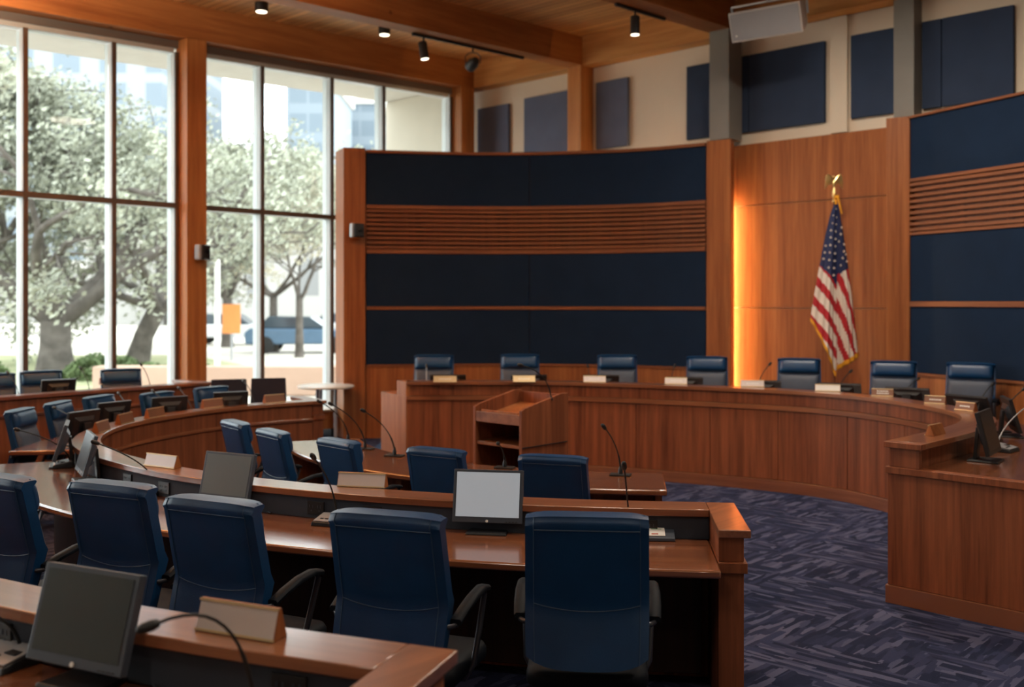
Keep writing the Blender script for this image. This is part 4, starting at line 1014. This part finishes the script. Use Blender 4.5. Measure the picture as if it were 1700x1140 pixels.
# hanging loudspeaker: front corners measured on the cabinet
c0 = V(1278, 26, 12.2)
t = thing('hanging_loudspeaker', c0+Vector((.05, .16, 0)), 'pale rectangular loudspeaker hanging tilted from the ceiling', 'loudspeaker')
rz = math.radians(-21); rt = Matrix.Rotation(rz, 3, 'Z') @ Matrix.Rotation(math.radians(9), 3, 'Y') @ Matrix.Rotation(math.radians(-14), 3, 'X')
rt = Matrix.Rotation(math.radians(-36), 3, 'Z') @ Matrix.Rotation(math.radians(20), 3, 'X')
fr = [(-.46, -.20, -.20), (.46, -.20, -.20), (.46, -.20, .17), (-.46, -.20, .17)]; bk = [(-.38, .24, -.13), (.38, .24, -.13), (.38, .24, .15), (-.38, .24, .15)]
G().hexa([rt @ Vector(p) for p in fr], [rt @ Vector(p) for p in bk]).build('cabinet', 'off_white', t, bevel=.012)
G().box(rt @ Vector((0, -.205, -.015)), (.875, .012, .325), rot=rt).build('grille', 'grille', t, bevel=.004)
G().box(rt @ Vector((-.38, -.213, -.12)), (.02, .004, .02), rot=rt).build('badge', 'white', t)
g = G()
for s_ in (-1, 1): g.tube([rt @ Vector((s_*.47, .0, .0)), rt @ Vector((s_*.48, .0, .22))], .014, 6)
g.tube([rt @ Vector((-.48, 0, .22)), rt @ Vector((.48, 0, .22))], .016, 6); mid = rt @ Vector((0, 0, .22)); top = roof(1.3)-t.location.z
g.tube([mid, Vector((mid.x, mid.y, top-.005))], .03, 10); g.build('yoke_bracket', 'silver2', t, smooth=40)

# wall cameras
def wall_cam(loc, rz, label):
    t = thing('wall_camera', loc, label, 'camera', 'small black cameras fixed at the wooden posts', rz=rz)
    G().box((0, -.02, 0), (.09, .04, .12)).build('bracket', 'matte_black', t, bevel=.004)
    G().box((.0, -.10, .0), (.15, .13, .20), rot=Matrix.Rotation(.35, 3, 'Z')).build('housing', 'black', t, bevel=.015)
    G().box((-.085, -.12, .0), (.045, .10, .205), rot=Matrix.Rotation(.35, 3, 'Z')).build('side_shell', 'silver2', t, bevel=.018)
    G().lathe([(.030, 0), (.030, .015), (.02, .02)], (.035, -.165, 0), 16, Matrix.Rotation(.35, 3, 'Z') @ Matrix.Rotation(PI/2, 3, 'X')).build('lens', 'screen_dark', t, smooth=40)
p_ = V(329, 418, 13.33); wall_cam(R(.302, 5.50, p_.z), ROTA+PI/2, 'small black camera on the wooden post between the windows')
p_ = V(596, 383, 14.4); wall_cam(Vector((-2.24, 14.425, p_.z)), .20, 'small black camera on the pilaster of the long curved screen')

# round table and low bench by the window
c_ = Vector(((541-850)/F*14.1, 14.1, 0))
t = thing('round_table', c_, 'small pale round table by the window beyond the curved screen', 'table')
G().lathe([(.38, .775), (.40, .785), (.40, .80), (.39, .808)], n=40).build('tabletop', 'white_table', t, smooth=40)
for x_, y_ in ((-.10, -.1), (.12, .1), (-.1, .14)):
    G().tube([(x_, y_, .0), (x_, y_, .774)], .025, 10).build('leg', 'silver2', t, smooth=60)
t = thing('window_bench', R(.50, 4.0, 0), 'low rose-brown bench along the foot of the window', 'bench')
G().ab(.25, .62, 2.6, 4.35, .12, .38).build('bench_body', 'cherry', t, True, bevel=.004)
G().ab(.23, .64, 2.58, 4.37, .381, .41).build('bench_top', 'white_table', t, True, bevel=.004)
for b_ in (2.75, 3.45, 4.2): G().ab(.30, .57, b_, b_+.06, 0, .119).build('leg', 'black', t, True)

# ================================================================ outside
S('ground', G().prism([(-140, -20), (R(-.3, 30).x, R(-.3, 30).y), (R(-.3, -12).x, R(-.3, -12).y), (60, 60), (60, 260), (-140, 260)], -.25, -.03), 'paving')
tag(G().prism([(-60, 22), (-9.6, 22), (-8.2, 31), (-12, 37), (-60, 37)], -.03, .0).build('lawn', 'lawn'), 'strip of pale green lawn under the oaks outside', 'lawn', kind='structure')
S('soffit_outside', G().ab(-2.0, -.16, -1.0, 24, 5.78, 6.2, True), 'soffit')
S('wall_outside_wing', G().ab(-2.0, -.16, -.1, .35, -.02, 5.77, True), 'stone')
tag(G().prism([(-9.0, 21.3), (-2.2, 21.3), (-2.2, 21.8), (-9.0, 21.8)], -.02, .60).build('planter_wall', 'rose_stone', bevel=.02), 'low rose-coloured stone wall outside the windows', 'garden wall')
def tree(x, y, h, spread, tr, seed, label, leafmat='leaf', nleaf=9000, low=1.3, bare=False, lean=(0, 0), dens=1.0):
    rnd = random.Random(seed); t = thing('oak_tree' if not bare else 'bare_tree', (x, y, -.03), label, 'tree', 'trees outside the windows')
    g = G(); tips = []
    def grow(p, d, r, L, lv):
        pts = [p]; rs = [r]; n = 5
        for k in range(n):
            d = (d+Vector((rnd.uniform(-1, 1), rnd.uniform(-1, 1), rnd.uniform(-.5, .6)))*.22).normalized()
            if pts[-1].z > h*.93: d.z = min(d.z, 0); d.normalize()
            p = p+d*L/n; pts.append(p); rs.append(r*(1-.42*(k+1)/n))
            if lv >= 2: tips.append(p)
        g.tube(pts, rs, 7 if lv < 2 else 5)
        if lv < 4:
            for k in range(3 if lv < 3 else 2):
                a = rnd.uniform(0, 2*PI); s_ = d.orthogonal().normalized(); s_ = Matrix.Rotation(a, 3, d) @ s_
                nd = (d*.75+s_*rnd.uniform(.55, 1.05)+Vector((0, 0, .18))).normalized()
                grow(pts[-1-rnd.randint(0, 2)], nd, rs[-1]*rnd.uniform(.72, .9), L*rnd.uniform(.62, .82), lv+1)
    g.tube([(0, 0, 0), (lean[0]*.2, lean[1]*.2, low*.5), (lean[0]*.6, lean[1]*.6, low)], [tr*1.35, tr, tr*.95], 10)
    nl = 5 if not bare else 3
    for k in range(nl):
        a = 2*PI*k/nl+rnd.uniform(-.4, .4); up = rnd.uniform(.45, 1.1)*(1 if not bare else 2.2)
        grow(Vector((lean[0]*.6, lean[1]*.6, low*.92)), Vector((math.cos(a), math.sin(a)*.8, up)).normalized(), tr*rnd.uniform(.45, .62), spread*rnd.uniform(.42, .6), 0)
    g.build('trunk', 'bark', t, smooth=60)
    if not bare:
        g = G(); vs = []; fs = []
        for i in range(int(nleaf*1.9)):
            c = rnd.choice(tips)+Vector((rnd.gauss(0, .21), rnd.gauss(0, .21), rnd.gauss(0, .15)))
            s_ = rnd.uniform(.028, .06); u = Vector((rnd.gauss(0, 1), rnd.gauss(0, 1), rnd.gauss(0, 1))).normalized(); w_ = u.orthogonal().normalized(); q_ = u.cross(w_)
            k = len(vs); vs += [c+w_*s_*1.7, c+q_*s_, c-w_*s_*1.7, c-q_*s_]; fs.append((k, k+1, k+2, k+3))
        g.v = vs; g.f = fs; g.uv = [None]*len(fs); g.mi = [0]*len(fs)
        o = g.build('foliage', leafmat, t, recalc=False)
        o['kind'] = 'stuff'
    return t
tree(-12.4, 27.0, 8.2, 7.0, .42, 11, 'big live oak with a thick forked trunk seen through the first wide pane', nleaf=11500, low=1.5)
tree(-11.9, 31.5, 7.6, 6.0, .30, 5, 'leaning live oak seen through the pane beside the wooden post', nleaf=12000, low=1.9, lean=(1.2, 0))
tree(-17.0, 29.0, 8.5, 7.0, .36, 21, 'live oak crown at the picture edge behind the outermost pane', nleaf=12000, low=1.6)
tree(-12.6, 44.0, 8.2, 7.0, .22, 8, 'yellowing tree behind the orange sign', 'leaf2', 13000, 2.2)
tree(-9.6, 40.0, 7.2, 5.5, .16, 31, 'pale leafy tree in the second window bay', 'leaf2', 9000, 2.4)
tree(-7.7, 36.0, 6.6, 4.2, .13, 17, 'slim bare tree near the blue car', low=2.2, bare=True)
tree(-19.5, 42.0, 9, 8.0, .3, 41, 'distant oak filling the gap behind the big live oak', nleaf=12000, low=2.0)
# shrubs
def shrub(x, y, r, seed, label):
    rnd = random.Random(seed); g = G(); vs, fs = [], []
    for i in range(1600):
        a = rnd.uniform(0, 2*PI); b_ = math.acos(rnd.uniform(0, 1)); rr = r*rnd.uniform(.75, 1.0)*(1+.12*math.sin(3*a+seed))
        c = Vector((math.cos(a)*math.sin(b_)*rr*1.5, math.sin(a)*math.sin(b_)*rr, math.cos(b_)*rr*.8)); s_ = .05; u = Vector((rnd.gauss(0, 1), rnd.gauss(0, 1), rnd.gauss(0, 1))).normalized(); w_ = u.orthogonal().normalized(); q_ = u.cross(w_)
        k = len(vs); vs += [c+w_*s_*1.6, c+q_*s_, c-w_*s_*1.6, c-q_*s_]; fs.append((k, k+1, k+2, k+3))
    g.v = vs; g.f = fs; g.uv = [None]*len(fs); g.mi = [0]*len(fs); o = g.build('shrub', 'hedge', recalc=False); o.location = (x, y, 0.0)
    return tag(o, label, 'shrub', 'low clipped shrubs outside')
shrub(-10.6, 25.6, .75, 1, 'clipped green shrub outside, nearest the big oak trunk'); shrub(-9.4, 25.0, .55, 2, 'smaller green shrub outside between two chairs'); shrub(-13.9, 25.2, .8, 3, 'green shrub outside at the picture edge'); shrub(-7.9, 24.4, .6, 4, 'dark shrub outside against the window frame by the post')
# street furniture and cars
o = tag(G().tube([(0, 0, -.03), (0, 0, 3.0)], .065, 10).build('light_pole', 'white', smooth=60), 'white post outside in the second window bay', 'pole'); o.location = (-7.0, 23.6, 0)
t = thing('road_sign', (-9.6, 34.0, 0), 'blurred orange road sign outside', 'sign')
G().tube([(0, .03, -.03), (0, .03, 1.3)], .04, 8).build('post', 'silver2', t, smooth=60); G().box((0, 0, 1.4), (.62, .03, 1.0)).build('sign_face', 'orange_sign', t)
def car(x, y, mt, label, rz=0.0):
    t = thing('parked_car', (x, y, -.03), label, 'car', 'cars parked along the street outside', rz=rz)
    pr = [(-2.1, .35), (2.1, .35), (2.15, .75), (1.3, .95), (-1.9, .98), (-2.15, .8)]
    G().hexa([(a, -.85, b) for a, b in pr], [(a, .85, b) for a, b in pr]).build('body', mt, t, bevel=.08)
    pr = [(-1.7, .97), (1.1, .95), (.4, 1.42), (-1.2, 1.45)]
    G().hexa([(a, -.72, b) for a, b in pr], [(a, .72, b) for a, b in pr]).build('cabin', 'car_glass', t, bevel=.05)
    for wx in (-1.3, 1.3):
        for wy in (-.8, .8): G().lathe([(.30, -.1), (.33, -.08), (.33, .08), (.30, .1)], (wx, wy, .33), 18, Matrix.Rotation(PI/2, 3, 'X')).build('wheel', 'tyre', t, smooth=40)
car(-13.3, 47, 'car_white', 'white parked car outside beside the orange sign'); car(-8.2, 50.5, 'car_white', 'second white parked car outside, next to the window mullion'); car(-8.3, 39.5, 'car_blue', 'blue parked car outside near the slim bare tree')
# buildings
def building(x0, x1, y, h, depth, mt, label, cornice=False):
    t = thing('building', ((x0+x1)/2, y, -.03), label, 'building', 'buildings across the street'); w_ = x1-x0
    G().box((0, depth/2, h/2), (w_, depth, h)).build('facade', mt, t)
    G().box((0, depth/2, h+.4), (w_+.8, depth+.8, .8)).build('roof_cornice', 'soffit', t)
building(-72, -41.6, 118, 75, 25, 'tower1', 'pale striped high-rise behind the oaks')
building(-29.5, -24.2, 130, 31, 20, 'tower2', 'blue glass tower block seen through the second bay')
building(-27.0, -21, 156, 33, 20, 'tower2', 'grey glass tower seen above the curved screen')
building(-27.5, -12, 80, 12.2, 18, 'civic', 'white classical building across the street')
building(-36, -29.5, 84, 6.5, 14, 'civic', 'low white building across the street behind the yellowing tree')
building(-78, -38, 92, 5.0, 12, 'civic', 'long low pale building behind the oak trunks')
